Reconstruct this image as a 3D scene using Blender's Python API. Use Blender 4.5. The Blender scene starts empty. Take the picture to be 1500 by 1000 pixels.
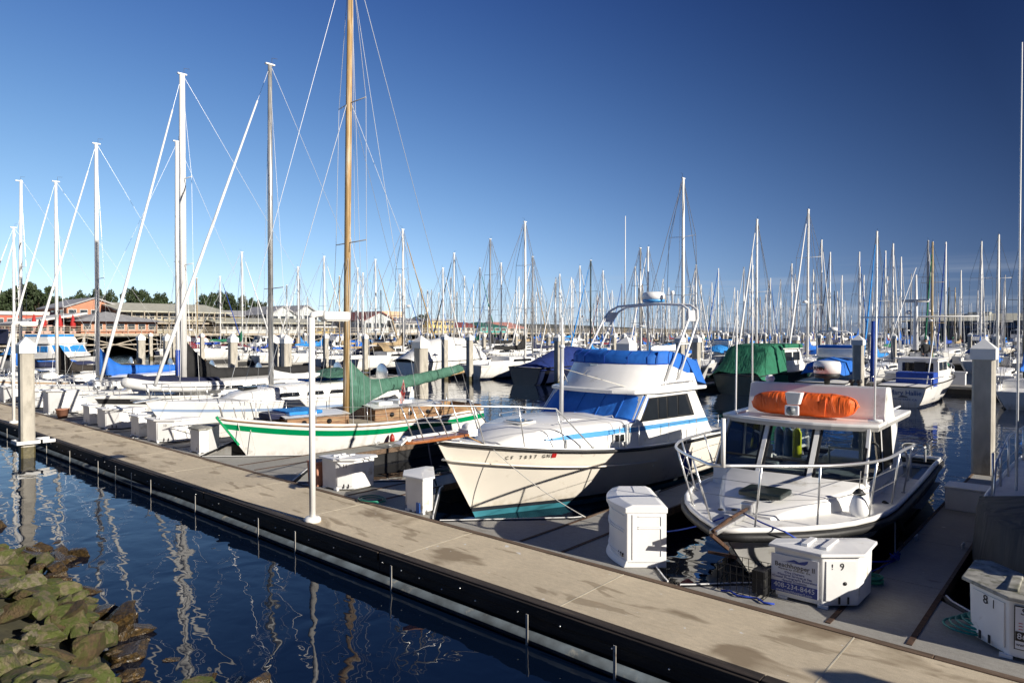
import bpy, bmesh, math, random
from mathutils import Vector, Matrix
random.seed(7)
R = math.radians
sc = bpy.context.scene
C = sc.collection
# ---------------------------------------------------------------- camera
CAM_Z = 3.5
cam_d = bpy.data.cameras.new("Camera"); cam_d.sensor_width = 36; cam_d.lens = 24.0
cam_d.clip_start = 0.1; cam_d.clip_end = 9000
cam = bpy.data.objects.new("Camera", cam_d); C.objects.link(cam)
cam.location = (0, 0, CAM_Z)
YAW = 41.3
cam.rotation_euler = (R(90 - 0.86), 0, R(YAW))
sc.camera = cam
# ---------------------------------------------------------------- sky and sun
SUN_EL = 21.0
SUN_DIR = Vector((math.cos(R(SUN_EL)) * 0.9985, math.cos(R(SUN_EL)) * 0.055, math.sin(R(SUN_EL))))
w = bpy.data.worlds.new("World"); sc.world = w; w.use_nodes = True
nt = w.node_tree; nt.nodes.clear()
sky = nt.nodes.new("ShaderNodeTexSky"); sky.sky_type = 'NISHITA'; sky.sun_disc = False
sky.sun_elevation = R(SUN_EL); sky.sun_rotation = math.atan2(SUN_DIR.x, SUN_DIR.y)
sky.altitude = 0; sky.air_density = 1.0; sky.dust_density = 0.25; sky.ozone_density = 3.0
gm = nt.nodes.new("ShaderNodeGamma"); gm.inputs[1].default_value = 0.5
def wmath(op, a, b=None, c=None):
    n = nt.nodes.new("ShaderNodeMath"); n.operation = op
    for i, v in enumerate((a, b, c)):
        if v is None: continue
        if isinstance(v, (int, float)): n.inputs[i].default_value = v
        else: nt.links.new(v, n.inputs[i])
    return n.outputs[0]
# a polarising filter on clear air: the sky deepens away from the horizon and at right angles to the sun
tcw = nt.nodes.new("ShaderNodeTexCoord"); spw = nt.nodes.new("ShaderNodeSeparateXYZ"); nt.links.new(tcw.outputs["Generated"], spw.inputs[0])
dtw = nt.nodes.new("ShaderNodeVectorMath"); dtw.operation = 'DOT_PRODUCT'; dtw.inputs[1].default_value = SUN_DIR; nt.links.new(tcw.outputs["Generated"], dtw.inputs[0])
zc = wmath('MINIMUM', wmath('MAXIMUM', spw.outputs[2], 0.0), 0.5); ct = wmath('MINIMUM', wmath('MAXIMUM', dtw.outputs["Value"], -0.95), 0.05)
cmb = nt.nodes.new("ShaderNodeCombineXYZ")
for k, (c0, c1, c2, c3, c4) in enumerate([(-1.982, -4.042, 0.497, -3.62, -1.84), (-1.697, -2.853, 0.129, -3.524, -1.929), (-1.109, -2.505, 1.672, -3.011, -1.892)]):
    a_ = wmath('MULTIPLY_ADD', zc, wmath('MULTIPLY_ADD', zc, c2, c1), c0)
    b_ = wmath('MULTIPLY_ADD', ct, wmath('MULTIPLY_ADD', ct, c4, c3), a_)
    nt.links.new(wmath('MULTIPLY', wmath('EXPONENT', b_), 3.162), cmb.inputs[k])
sm_ = nt.nodes.new("ShaderNodeMixRGB"); sm_.blend_type = 'MULTIPLY'; sm_.inputs[0].default_value = 1
nt.links.new(cmb.outputs[0], sm_.inputs[2])
# thin streaks of high cloud low in the north
cm = nt.nodes.new("ShaderNodeMapping"); cm.inputs[3].default_value = (1.6, 1.6, 34); nt.links.new(tcw.outputs["Generated"], cm.inputs[0])
cn = nt.nodes.new("ShaderNodeTexNoise"); cn.inputs["Scale"].default_value = 2.2; cn.inputs["Detail"].default_value = 5; nt.links.new(cm.outputs[0], cn.inputs["Vector"])
cr_ = nt.nodes.new("ShaderNodeMapRange"); cr_.inputs[1].default_value = .50; cr_.inputs[2].default_value = .72; cr_.inputs[3].default_value = 0; cr_.inputs[4].default_value = .55; nt.links.new(cn.outputs[0], cr_.inputs[0])
ce = nt.nodes.new("ShaderNodeMapRange"); ce.inputs[1].default_value = .10; ce.inputs[2].default_value = .045; ce.inputs[3].default_value = 0; ce.inputs[4].default_value = 1; nt.links.new(spw.outputs[2], ce.inputs[0])
cx_ = nt.nodes.new("ShaderNodeMapRange"); cx_.inputs[1].default_value = .55; cx_.inputs[2].default_value = .85; cx_.inputs[3].default_value = 0; cx_.inputs[4].default_value = 1; nt.links.new(spw.outputs[1], cx_.inputs[0])
cmx = nt.nodes.new("ShaderNodeMixRGB"); cmx.inputs[2].default_value = (3.3, 3.7, 4.3, 1)
nt.links.new(wmath('MULTIPLY', cr_.outputs[0], wmath('MULTIPLY', ce.outputs[0], cx_.outputs[0])), cmx.inputs[0])
bg = nt.nodes.new("ShaderNodeBackground"); bg.inputs[1].default_value = 0.107
wo = nt.nodes.new("ShaderNodeOutputWorld")
nt.links.new(sky.outputs[0], gm.inputs[0]); nt.links.new(gm.outputs[0], sm_.inputs[1]); nt.links.new(sm_.outputs[0], cmx.inputs[1])
nt.links.new(cmx.outputs[0], bg.inputs[0]); nt.links.new(bg.outputs[0], wo.inputs[0])
sd = bpy.data.lights.new("Sun", 'SUN'); sd.energy = 5.0; sd.angle = R(0.5); sd.color = (1.0, 0.93, 0.82)
so = bpy.data.objects.new("Sun", sd); C.objects.link(so)
so.rotation_euler = SUN_DIR.to_track_quat('Z', 'Y').to_euler(); so.location = (20, 0, 30)
sc.view_settings.view_transform = 'Standard'; sc.view_settings.look = 'None'
sc.view_settings.exposure = 0.45; sc.view_settings.gamma = 1
sc.cycles.max_bounces = 7; sc.cycles.transparent_max_bounces = 8; sc.cycles.caustics_reflective = False
sc.cycles.sample_clamp_indirect = 4
# ---------------------------------------------------------------- picking places in the world from the plan
FWD = Vector((-math.sin(R(YAW)), math.cos(R(YAW)), 0)); RGT = Vector((math.cos(R(YAW)), math.sin(R(YAW)), 0))
HOR = 485.0
def ray(x):
    return FWD + RGT * ((x - 750) / 1000.0)
def at_z(x, y, z):
    d = (CAM_Z - z) * 1000 / (y - HOR); r = ray(x) * d
    return Vector((r.x, r.y, z))
def at_X(x, y, X):
    r = ray(x); d = X / r.x
    return Vector((X, r.y * d, CAM_Z - (y - HOR) * d / 1000))
def at_Y(x, y, Y):
    r = ray(x); d = Y / r.y
    return Vector((r.x * d, Y, CAM_Z - (y - HOR) * d / 1000))
WZ = -0.45
# ---------------------------------------------------------------- materials
M = {}
def nodes(m):
    m.use_nodes = True
    return m.node_tree, m.node_tree.nodes["Principled BSDF"]
def mat(name, col, rough=0.5, metal=0.0, var=0.12, scale=3.0, bump=0.0, bscale=20.0, dirt=None, dscale=1.2, dthr=0.55, spec=0.5, coat=0.0, stretch=(1, 1, 1)):
    if name in M: return M[name]
    m = bpy.data.materials.new(name); nt, b = nodes(m); L = nt.links
    b.inputs["Roughness"].default_value = rough; b.inputs["Metallic"].default_value = metal
    b.inputs["Specular IOR Level"].default_value = spec
    if coat: b.inputs["Coat Weight"].default_value = coat
    tc = nt.nodes.new("ShaderNodeTexCoord"); mp = nt.nodes.new("ShaderNodeMapping"); mp.inputs[3].default_value = stretch
    L.new(tc.outputs["Object"], mp.inputs[0])
    n = nt.nodes.new("ShaderNodeTexNoise"); n.inputs["Scale"].default_value = scale; n.inputs["Detail"].default_value = 6
    L.new(mp.outputs[0], n.inputs["Vector"])
    mr = nt.nodes.new("ShaderNodeMapRange"); mr.inputs[1].default_value = 0.3; mr.inputs[2].default_value = 0.7
    mr.inputs[3].default_value = 1 - var; mr.inputs[4].default_value = 1 + var
    L.new(n.outputs[0], mr.inputs[0])
    mx = nt.nodes.new("ShaderNodeMixRGB"); mx.blend_type = 'MULTIPLY'; mx.inputs[0].default_value = 1
    mx.inputs[1].default_value = (*col, 1); L.new(mr.outputs[0], mx.inputs[2])
    out = mx.outputs[0]
    if dirt:
        n2 = nt.nodes.new("ShaderNodeTexNoise"); n2.inputs["Scale"].default_value = dscale; n2.inputs["Detail"].default_value = 9; n2.inputs["Roughness"].default_value = 0.65
        L.new(mp.outputs[0], n2.inputs["Vector"])
        cr = nt.nodes.new("ShaderNodeMapRange"); cr.inputs[1].default_value = dthr; cr.inputs[2].default_value = dthr + 0.12
        L.new(n2.outputs[0], cr.inputs[0])
        m2 = nt.nodes.new("ShaderNodeMixRGB"); L.new(cr.outputs[0], m2.inputs[0]); L.new(out, m2.inputs[1]); m2.inputs[2].default_value = (*dirt, 1)
        out = m2.outputs[0]
    L.new(out, b.inputs["Base Color"])
    if bump:
        n3 = nt.nodes.new("ShaderNodeTexNoise"); n3.inputs["Scale"].default_value = bscale; n3.inputs["Detail"].default_value = 5
        L.new(mp.outputs[0], n3.inputs["Vector"])
        bp = nt.nodes.new("ShaderNodeBump"); bp.inputs["Strength"].default_value = bump; bp.inputs["Distance"].default_value = 0.02
        L.new(n3.outputs[0], bp.inputs["Height"]); L.new(bp.outputs[0], b.inputs["Normal"])
    M[name] = m; return m
white = mat("white_gelcoat", (0.84, 0.83, 0.80), 0.28, var=0.05, dirt=(0.55, 0.52, 0.45), dscale=1.6, dthr=0.6)
cream = mat("cream_gelcoat", (0.84, 0.78, 0.68), 0.28, var=0.04, scale=1.5, dirt=(0.52, 0.46, 0.37), dscale=2.2, dthr=0.63)
deckw = mat("deck_nonskid", (0.80, 0.79, 0.76), 0.55, var=0.08, bump=0.1, bscale=90, dirt=(0.45, 0.42, 0.36), dscale=2.5, dthr=0.6)
boxw = mat("dock_box_fibreglass", (0.80, 0.80, 0.79), 0.42, var=0.08, scale=2.5, dirt=(0.46, 0.42, 0.34), dscale=2.2, dthr=0.6, bump=0.04)
plast = mat("white_plastic", (0.86, 0.86, 0.85), 0.4, var=0.03, bump=0.03)
old = mat("weathered_wood", (0.30, 0.22, 0.14), 0.8, var=0.35, scale=5, bump=0.3, stretch=(1, 1, 6))
conc = mat("piling_concrete", (0.44, 0.41, 0.35), 0.85, var=0.2, scale=4, bump=0.25, bscale=30, dirt=(0.24, 0.22, 0.18), dscale=1.3, dthr=0.52, stretch=(1, 1, .4))
capw = mat("piling_cap_white", (0.80, 0.80, 0.78), 0.45, var=0.04, dirt=(0.5, 0.48, 0.42), dscale=5, dthr=0.64)
algae = mat("algae_wet_concrete", (0.10, 0.085, 0.04), 0.5, var=0.4, scale=9, bump=0.4)
steel = mat("stainless_steel", (0.75, 0.75, 0.74), 0.28, 0.75, var=0.03)
alum = mat("brushed_aluminium", (0.80, 0.80, 0.79), 0.4, 0.1, var=0.08)
mastw = mat("mast_white_paint", (0.84, 0.83, 0.80), 0.35, var=0.05)
mastg = mat("mast_grey_anodised", (0.26, 0.27, 0.29), 0.45, 0.0, var=0.1)
mastd = mat("mast_dark", (0.03, 0.05, 0.045), 0.4, var=0.1)
mastn = mat("mast_tan", (0.42, 0.32, 0.18), 0.5, var=0.15)
wire = mat("rigging_wire", (0.45, 0.45, 0.45), 0.35, 0.7, var=0.0)
black = mat("black_rubber", (0.015, 0.015, 0.016), 0.55, var=0.3, dirt=(0.09, 0.085, 0.07), dscale=6, dthr=0.62, bump=0.1)
navy = mat("navy_paint", (0.012, 0.018, 0.05), 0.2, var=0.1)
navyc = mat("navy_canvas", (0.015, 0.02, 0.06), 0.85, var=0.15, bump=0.6, bscale=6)
bluec = mat("blue_canvas", (0.010, 0.13, 0.52), 0.75, var=0.08, bump=0.7, bscale=5, dirt=(0.015, 0.16, 0.60), dscale=1.5, dthr=.55)
royal = mat("royal_blue_canvas", (0.012, 0.06, 0.36), 0.8, var=0.15, bump=0.5, bscale=5)
skyc = mat("sky_blue_canvas", (0.02, 0.23, 0.62), 0.8, var=0.12, bump=0.7, bscale=5)
greenc = mat("green_canvas", (0.012, 0.14, 0.075), 0.85, var=0.15, bump=0.6, bscale=5)
sagec = mat("sage_green_canvas", (0.055, 0.15, 0.105), 0.85, var=0.15, bump=0.9, bscale=4, dirt=(0.085, 0.20, 0.15), dscale=1.5, dthr=.5)
blackc = mat("black_canvas", (0.014, 0.014, 0.015), 0.85, var=0.2, bump=0.6, bscale=5)
greyc = mat("grey_canvas", (0.028, 0.031, 0.035), 0.8, var=0.2, bump=0.6, bscale=4)
whitec = mat("white_canvas", (0.75, 0.75, 0.74), 0.75, var=0.05, bump=0.7, bscale=4)
redc = mat("red_canvas", (0.42, 0.02, 0.02), 0.8, var=0.1)
orangec = mat("orange_canvas", (0.80, 0.12, 0.01), 0.6, var=0.08)
glass = mat("dark_window", (0.012, 0.014, 0.016), 0.05, var=0.2)
teak = mat("varnished_teak", (0.30, 0.10, 0.03), 0.35, var=0.25, scale=8, stretch=(1, 5, 5), coat=.3)
brownw = mat("worn_varnish", (0.22, 0.11, 0.045), 0.6, var=0.45, scale=7, stretch=(1, .4, 4), dirt=(0.36, 0.24, 0.12), dscale=4, dthr=.5, bump=.2)
mastwood = mat("wooden_mast", (0.50, 0.33, 0.15), 0.5, var=0.3, scale=3, stretch=(3, 3, .3), dirt=(0.62, 0.52, 0.38), dscale=3, dthr=.5)
rust = mat("rusty_iron", (0.075, 0.038, 0.022), 0.9, var=0.4, scale=12, bump=0.4)
edgew = mat("dark_timber", (0.035, 0.026, 0.02), 0.75, var=0.5, scale=4, bump=0.35, stretch=(.3, 3, 3), dirt=(0.10, 0.08, 0.06), dscale=3, dthr=.58)
walew = mat("brown_timber", (0.13, 0.085, 0.055), 0.85, var=0.4, scale=5, bump=0.4, stretch=(.4, 4, 4), dirt=(0.25, 0.2, 0.15), dscale=4, dthr=.58)
pipeg = mat("grey_pipe", (0.05, 0.065, 0.08), 0.75, var=0.5, scale=4, dirt=(0.20, 0.19, 0.165), dscale=2.5, dthr=.60, bump=.1)
strapm = mat("galvanised_strap", (0.5, 0.47, 0.42), 0.5, .3, var=0.2, dirt=(0.25, 0.15, 0.08), dscale=8, dthr=.6)
ropew = mat("white_rope", (0.62, 0.60, 0.55), 0.8, var=0.2, scale=60)
ropeb = mat("blue_rope", (0.02, 0.06, 0.40), 0.8, var=0.3, scale=60)
ropet = mat("tan_rope", (0.45, 0.27, 0.12), 0.8, var=0.2, scale=60)
hose = mat("green_hose", (0.02, 0.22, 0.14), 0.45, var=0.2)
green_p = mat("green_paint", (0.0, 0.25, 0.09), 0.3, var=0.06)
ltblue = mat("light_blue_paint", (0.09, 0.34, 0.68), 0.3, var=0.04)
steelb = mat("pale_blue_paint", (0.30, 0.40, 0.58), 0.3, var=0.05)
redp = mat("red_paint", (0.35, 0.03, 0.02), 0.4, var=0.1)
bottom = mat("antifouling", (0.015, 0.02, 0.03), 0.7, var=0.3)
tealb = mat("antifouling_teal", (0.04, 0.22, 0.28), 0.6, var=0.2)
bottomb = mat("antifouling_blue", (0.02, 0.05, 0.09), 0.7, var=0.3)
pinkp = mat("terracotta_plastic", (0.42, 0.20, 0.13), 0.6, var=0.1)
yellowp = mat("yellow_plastic", (0.55, 0.42, 0.04), 0.5)
sgnblue = mat("sign_blue", (0.04, 0.07, 0.30), 0.4, var=0.02)
sgnblack = mat("sign_black", (0.015, 0.015, 0.017), 0.4, var=0.02)
sgnwhite = mat("sign_white", (0.78, 0.79, 0.82), 0.35, var=0.02)
sgnred = mat("sign_red", (0.5, 0.02, 0.02), 0.4, var=0.02)
teal_p = mat("teal_paint", (0.02, 0.32, 0.30), 0.6, var=0.05)
# clear cabin glass
m = bpy.data.materials.new("clear_glass"); nt2, b = nodes(m)
b.inputs["Base Color"].default_value = (0.85, 0.9, 0.9, 1); b.inputs["Roughness"].default_value = 0.0
tr = nt2.nodes.new("ShaderNodeBsdfTransparent"); tr.inputs[0].default_value = (0.76, 0.80, 0.80, 1)
gl = nt2.nodes.new("ShaderNodeBsdfGlossy"); gl.inputs["Roughness"].default_value = 0.0
fr = nt2.nodes.new("ShaderNodeFresnel"); fr.inputs[0].default_value = 1.6
ms = nt2.nodes.new("ShaderNodeMixShader")
nt2.links.new(fr.outputs[0], ms.inputs[0]); nt2.links.new(tr.outputs[0], ms.inputs[1]); nt2.links.new(gl.outputs[0], ms.inputs[2])
nt2.links.new(ms.outputs[0], nt2.nodes["Material Output"].inputs[0]); clear = m; M["clear_glass"] = m
# orange cover gets long folds
def folds(mt, sx, sy, sz, strength, dist):
    nt, b = mt.node_tree, mt.node_tree.nodes["Principled BSDF"]
    tc = nt.nodes.new("ShaderNodeTexCoord"); mp = nt.nodes.new("ShaderNodeMapping"); mp.inputs[3].default_value = (sx, sy, sz)
    mp.inputs[2].default_value = (0.3, 0.2, 0.5)
    n = nt.nodes.new("ShaderNodeTexNoise"); n.inputs["Scale"].default_value = 1; n.inputs["Detail"].default_value = 3; n.inputs["Distortion"].default_value = 1.2
    bp = nt.nodes.new("ShaderNodeBump"); bp.inputs["Strength"].default_value = strength; bp.inputs["Distance"].default_value = dist
    nt.links.new(tc.outputs["Object"], mp.inputs[0]); nt.links.new(mp.outputs[0], n.inputs["Vector"])
    nt.links.new(n.outputs[0], bp.inputs["Height"]); nt.links.new(bp.outputs[0], b.inputs["Normal"])
folds(orangec, 5, 1.6, 1.6, 0.8, 0.12)
folds(bluec, 1.6, 1.0, 1.6, 0.6, 0.08)
folds(greyc, 2.2, 2.0, .5, 0.7, 0.12)
folds(greenc, 5, 2, .7, 0.9, 0.12)
folds(royal, 4, 2, .8, 0.8, 0.08)
folds(sagec, 3, 4, 1.5, 1.0, 0.12)
folds(skyc, 3, 4, 1.5, 0.9, 0.1)
# dock concrete with wet patches
def dock_mat(name, base, wet, thr, sx=1.0):
    m = bpy.data.materials.new(name); nt, b = nodes(m); L = nt.links
    tc = nt.nodes.new("ShaderNodeTexCoord"); geo = tc.outputs["Object"]
    def noise(scale, detail, st=(1, 1, 1), rough=.5, dist=0):
        mp = nt.nodes.new("ShaderNodeMapping"); mp.inputs[3].default_value = st; L.new(geo, mp.inputs[0])
        n = nt.nodes.new("ShaderNodeTexNoise"); n.inputs["Scale"].default_value = scale; n.inputs["Detail"].default_value = detail
        n.inputs["Roughness"].default_value = rough; n.inputs["Distortion"].default_value = dist
        L.new(mp.outputs[0], n.inputs["Vector"]); return n.outputs[0]
    def rng(v, a, b_, c, d):
        r = nt.nodes.new("ShaderNodeMapRange"); r.inputs[1].default_value = a; r.inputs[2].default_value = b_; r.inputs[3].default_value = c; r.inputs[4].default_value = d
        L.new(v, r.inputs[0]); return r.outputs[0]
    def mul(a, b_):
        x = nt.nodes.new("ShaderNodeMixRGB"); x.blend_type = 'MULTIPLY'; x.inputs[0].default_value = 1; L.new(a, x.inputs[1]); L.new(b_, x.inputs[2]); return x.outputs[0]
    c0 = nt.nodes.new("ShaderNodeRGB"); c0.outputs[0].default_value = (*base, 1)
    c = mul(c0.outputs[0], rng(noise(0.6, 6, (1, 1, 1), .6), .3, .7, .82, 1.12))
    c = mul(c, rng(noise(90, 3), .3, .7, .86, 1.12))
    c = mul(c, rng(noise(7, 6, (1, 2.5, 1), .7), .35, .7, .86, 1.07))
    wetf = rng(noise(1.15, 5, (.5, 1.0, 1), .5, .5), thr, thr + .075, 0, .85)
    mx = nt.nodes.new("ShaderNodeMixRGB"); L.new(wetf, mx.inputs[0]); L.new(c, mx.inputs[1]); mx.inputs[2].default_value = (*wet, 1)
    wet2 = rng(noise(2.6, 4, (.35, 1.2, 1), .5, .4), thr + .03, thr + .07, 0, .6)
    mx2 = nt.nodes.new("ShaderNodeMixRGB"); L.new(wet2, mx2.inputs[0]); L.new(mx.outputs[0], mx2.inputs[1]); mx2.inputs[2].default_value = (*wet, 1)
    sp = rng(noise(5.5, 2), .725, .74, 0, .9)
    mx3 = nt.nodes.new("ShaderNodeMixRGB"); L.new(sp, mx3.inputs[0]); L.new(mx2.outputs[0], mx3.inputs[1]); mx3.inputs[2].default_value = (.7, .69, .66, 1)
    fine = rng(noise(23, 8, (1, 1, 1), .75), .56, .70, 0, .55)
    mx4 = nt.nodes.new("ShaderNodeMixRGB"); L.new(fine, mx4.inputs[0]); L.new(mx3.outputs[0], mx4.inputs[1]); mx4.inputs[2].default_value = (wet[0] * 1.5, wet[1] * 1.5, wet[2] * 1.5, 1)
    rs = rng(noise(1.7, 6, (.5, 1.6, 1), .7, 1.0), .60, .74, 0, .5)
    mx5 = nt.nodes.new("ShaderNodeMixRGB"); L.new(rs, mx5.inputs[0]); L.new(mx4.outputs[0], mx5.inputs[1]); mx5.inputs[2].default_value = (.46, .33, .19, 1)
    L.new(mx5.outputs[0], b.inputs["Base Color"]); b.inputs["Roughness"].default_value = 0.8
    bp = nt.nodes.new("ShaderNodeBump"); bp.inputs["Strength"].default_value = 0.25; bp.inputs["Distance"].default_value = 0.01
    L.new(noise(70, 4), bp.inputs["Height"]); L.new(bp.outputs[0], b.inputs["Normal"])
    M[name] = m; return m
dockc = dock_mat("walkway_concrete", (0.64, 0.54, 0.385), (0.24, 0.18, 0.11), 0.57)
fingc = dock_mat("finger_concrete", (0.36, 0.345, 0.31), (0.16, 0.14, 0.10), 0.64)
for mt_, th_ in ((white, .42), (cream, .42)):
    nt_, b_ = mt_.node_tree, mt_.node_tree.nodes["Principled BSDF"]; L_ = nt_.links
    tc_ = nt_.nodes.new("ShaderNodeTexCoord"); sp_ = nt_.nodes.new("ShaderNodeSeparateXYZ"); L_.new(tc_.outputs["Object"], sp_.inputs[0])
    mr_ = nt_.nodes.new("ShaderNodeMapRange"); mr_.inputs[1].default_value = .12; mr_.inputs[2].default_value = .62; mr_.inputs[3].default_value = 1; mr_.inputs[4].default_value = 0; L_.new(sp_.outputs[2], mr_.inputs[0])
    mp_ = nt_.nodes.new("ShaderNodeMapping"); mp_.inputs[3].default_value = (5, 5, .5); L_.new(tc_.outputs["Object"], mp_.inputs[0])
    nn_ = nt_.nodes.new("ShaderNodeTexNoise"); nn_.inputs["Scale"].default_value = 1.6; nn_.inputs["Detail"].default_value = 5; L_.new(mp_.outputs[0], nn_.inputs["Vector"])
    ml_ = nt_.nodes.new("ShaderNodeMath"); ml_.operation = 'MULTIPLY'; L_.new(mr_.outputs[0], ml_.inputs[0]); L_.new(nn_.outputs[0], ml_.inputs[1])
    r2_ = nt_.nodes.new("ShaderNodeMapRange"); r2_.inputs[1].default_value = .25; r2_.inputs[2].default_value = .6; r2_.inputs[4].default_value = .55; L_.new(ml_.outputs[0], r2_.inputs[0])
    mx_ = nt_.nodes.new("ShaderNodeMixRGB"); mx_.inputs[2].default_value = (.40, .32, .20, 1); src_ = b_.inputs["Base Color"].links[0].from_socket
    L_.new(r2_.outputs[0], mx_.inputs[0]); L_.new(src_, mx_.inputs[1]); L_.new(mx_.outputs[0], b_.inputs["Base Color"])
# water
m = bpy.data.materials.new("harbour_water"); ntw, b = nodes(m)
b.inputs["Base Color"].default_value = (0.002, 0.006, 0.018, 1); b.inputs["Roughness"].default_value = 0.015; b.inputs["IOR"].default_value = 1.33
tc = ntw.nodes.new("ShaderNodeTexCoord")
def wn(scale, st, det, dist=0.0):
    mp = ntw.nodes.new("ShaderNodeMapping"); mp.inputs[3].default_value = st; mp.inputs[2].default_value = (0, 0, R(25))
    n = ntw.nodes.new("ShaderNodeTexNoise"); n.inputs["Scale"].default_value = scale; n.inputs["Detail"].default_value = det; n.inputs["Distortion"].default_value = dist
    ntw.links.new(tc.outputs["Object"], mp.inputs[0]); ntw.links.new(mp.outputs[0], n.inputs["Vector"]); return n.outputs[0]
def bmp(h, s, d, prev=None):
    bp = ntw.nodes.new("ShaderNodeBump"); bp.inputs["Strength"].default_value = s; bp.inputs["Distance"].default_value = d
    ntw.links.new(h, bp.inputs["Height"])
    if prev: ntw.links.new(prev, bp.inputs["Normal"])
    return bp.outputs[0]
nrm = bmp(wn(0.9, (1, 1.3, 1), 1, 0.9), 1.0, 0.015)
nrm = bmp(wn(3.2, (1, 1.2, 1), 1, 0.8), 1.0, 0.0022, nrm)
ntw.links.new(nrm, b.inputs["Normal"])
water_m = m
# rocks
rock = []
for i, (c, g, th) in enumerate([((0.10, 0.08, 0.038), (0.055, 0.070, 0.010), .41), ((0.13, 0.108, 0.06), (0.070, 0.084, 0.014), .43), ((0.075, 0.05, 0.022), (0.055, 0.055, 0.010), .46), ((0.17, 0.145, 0.095), (0.080, 0.092, 0.02), .46)]):
    rock.append(mat("boulder_%d" % i, c, 0.8, var=0.35, scale=6, bump=0.9, bscale=14, dirt=g, dscale=2.4, dthr=th))
rockwet = mat("wet_boulder", (0.05, 0.035, 0.018), 0.25, var=0.5, scale=8, bump=0.8, bscale=12, dirt=(0.10, 0.06, 0.02), dscale=4, dthr=.5)
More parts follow.
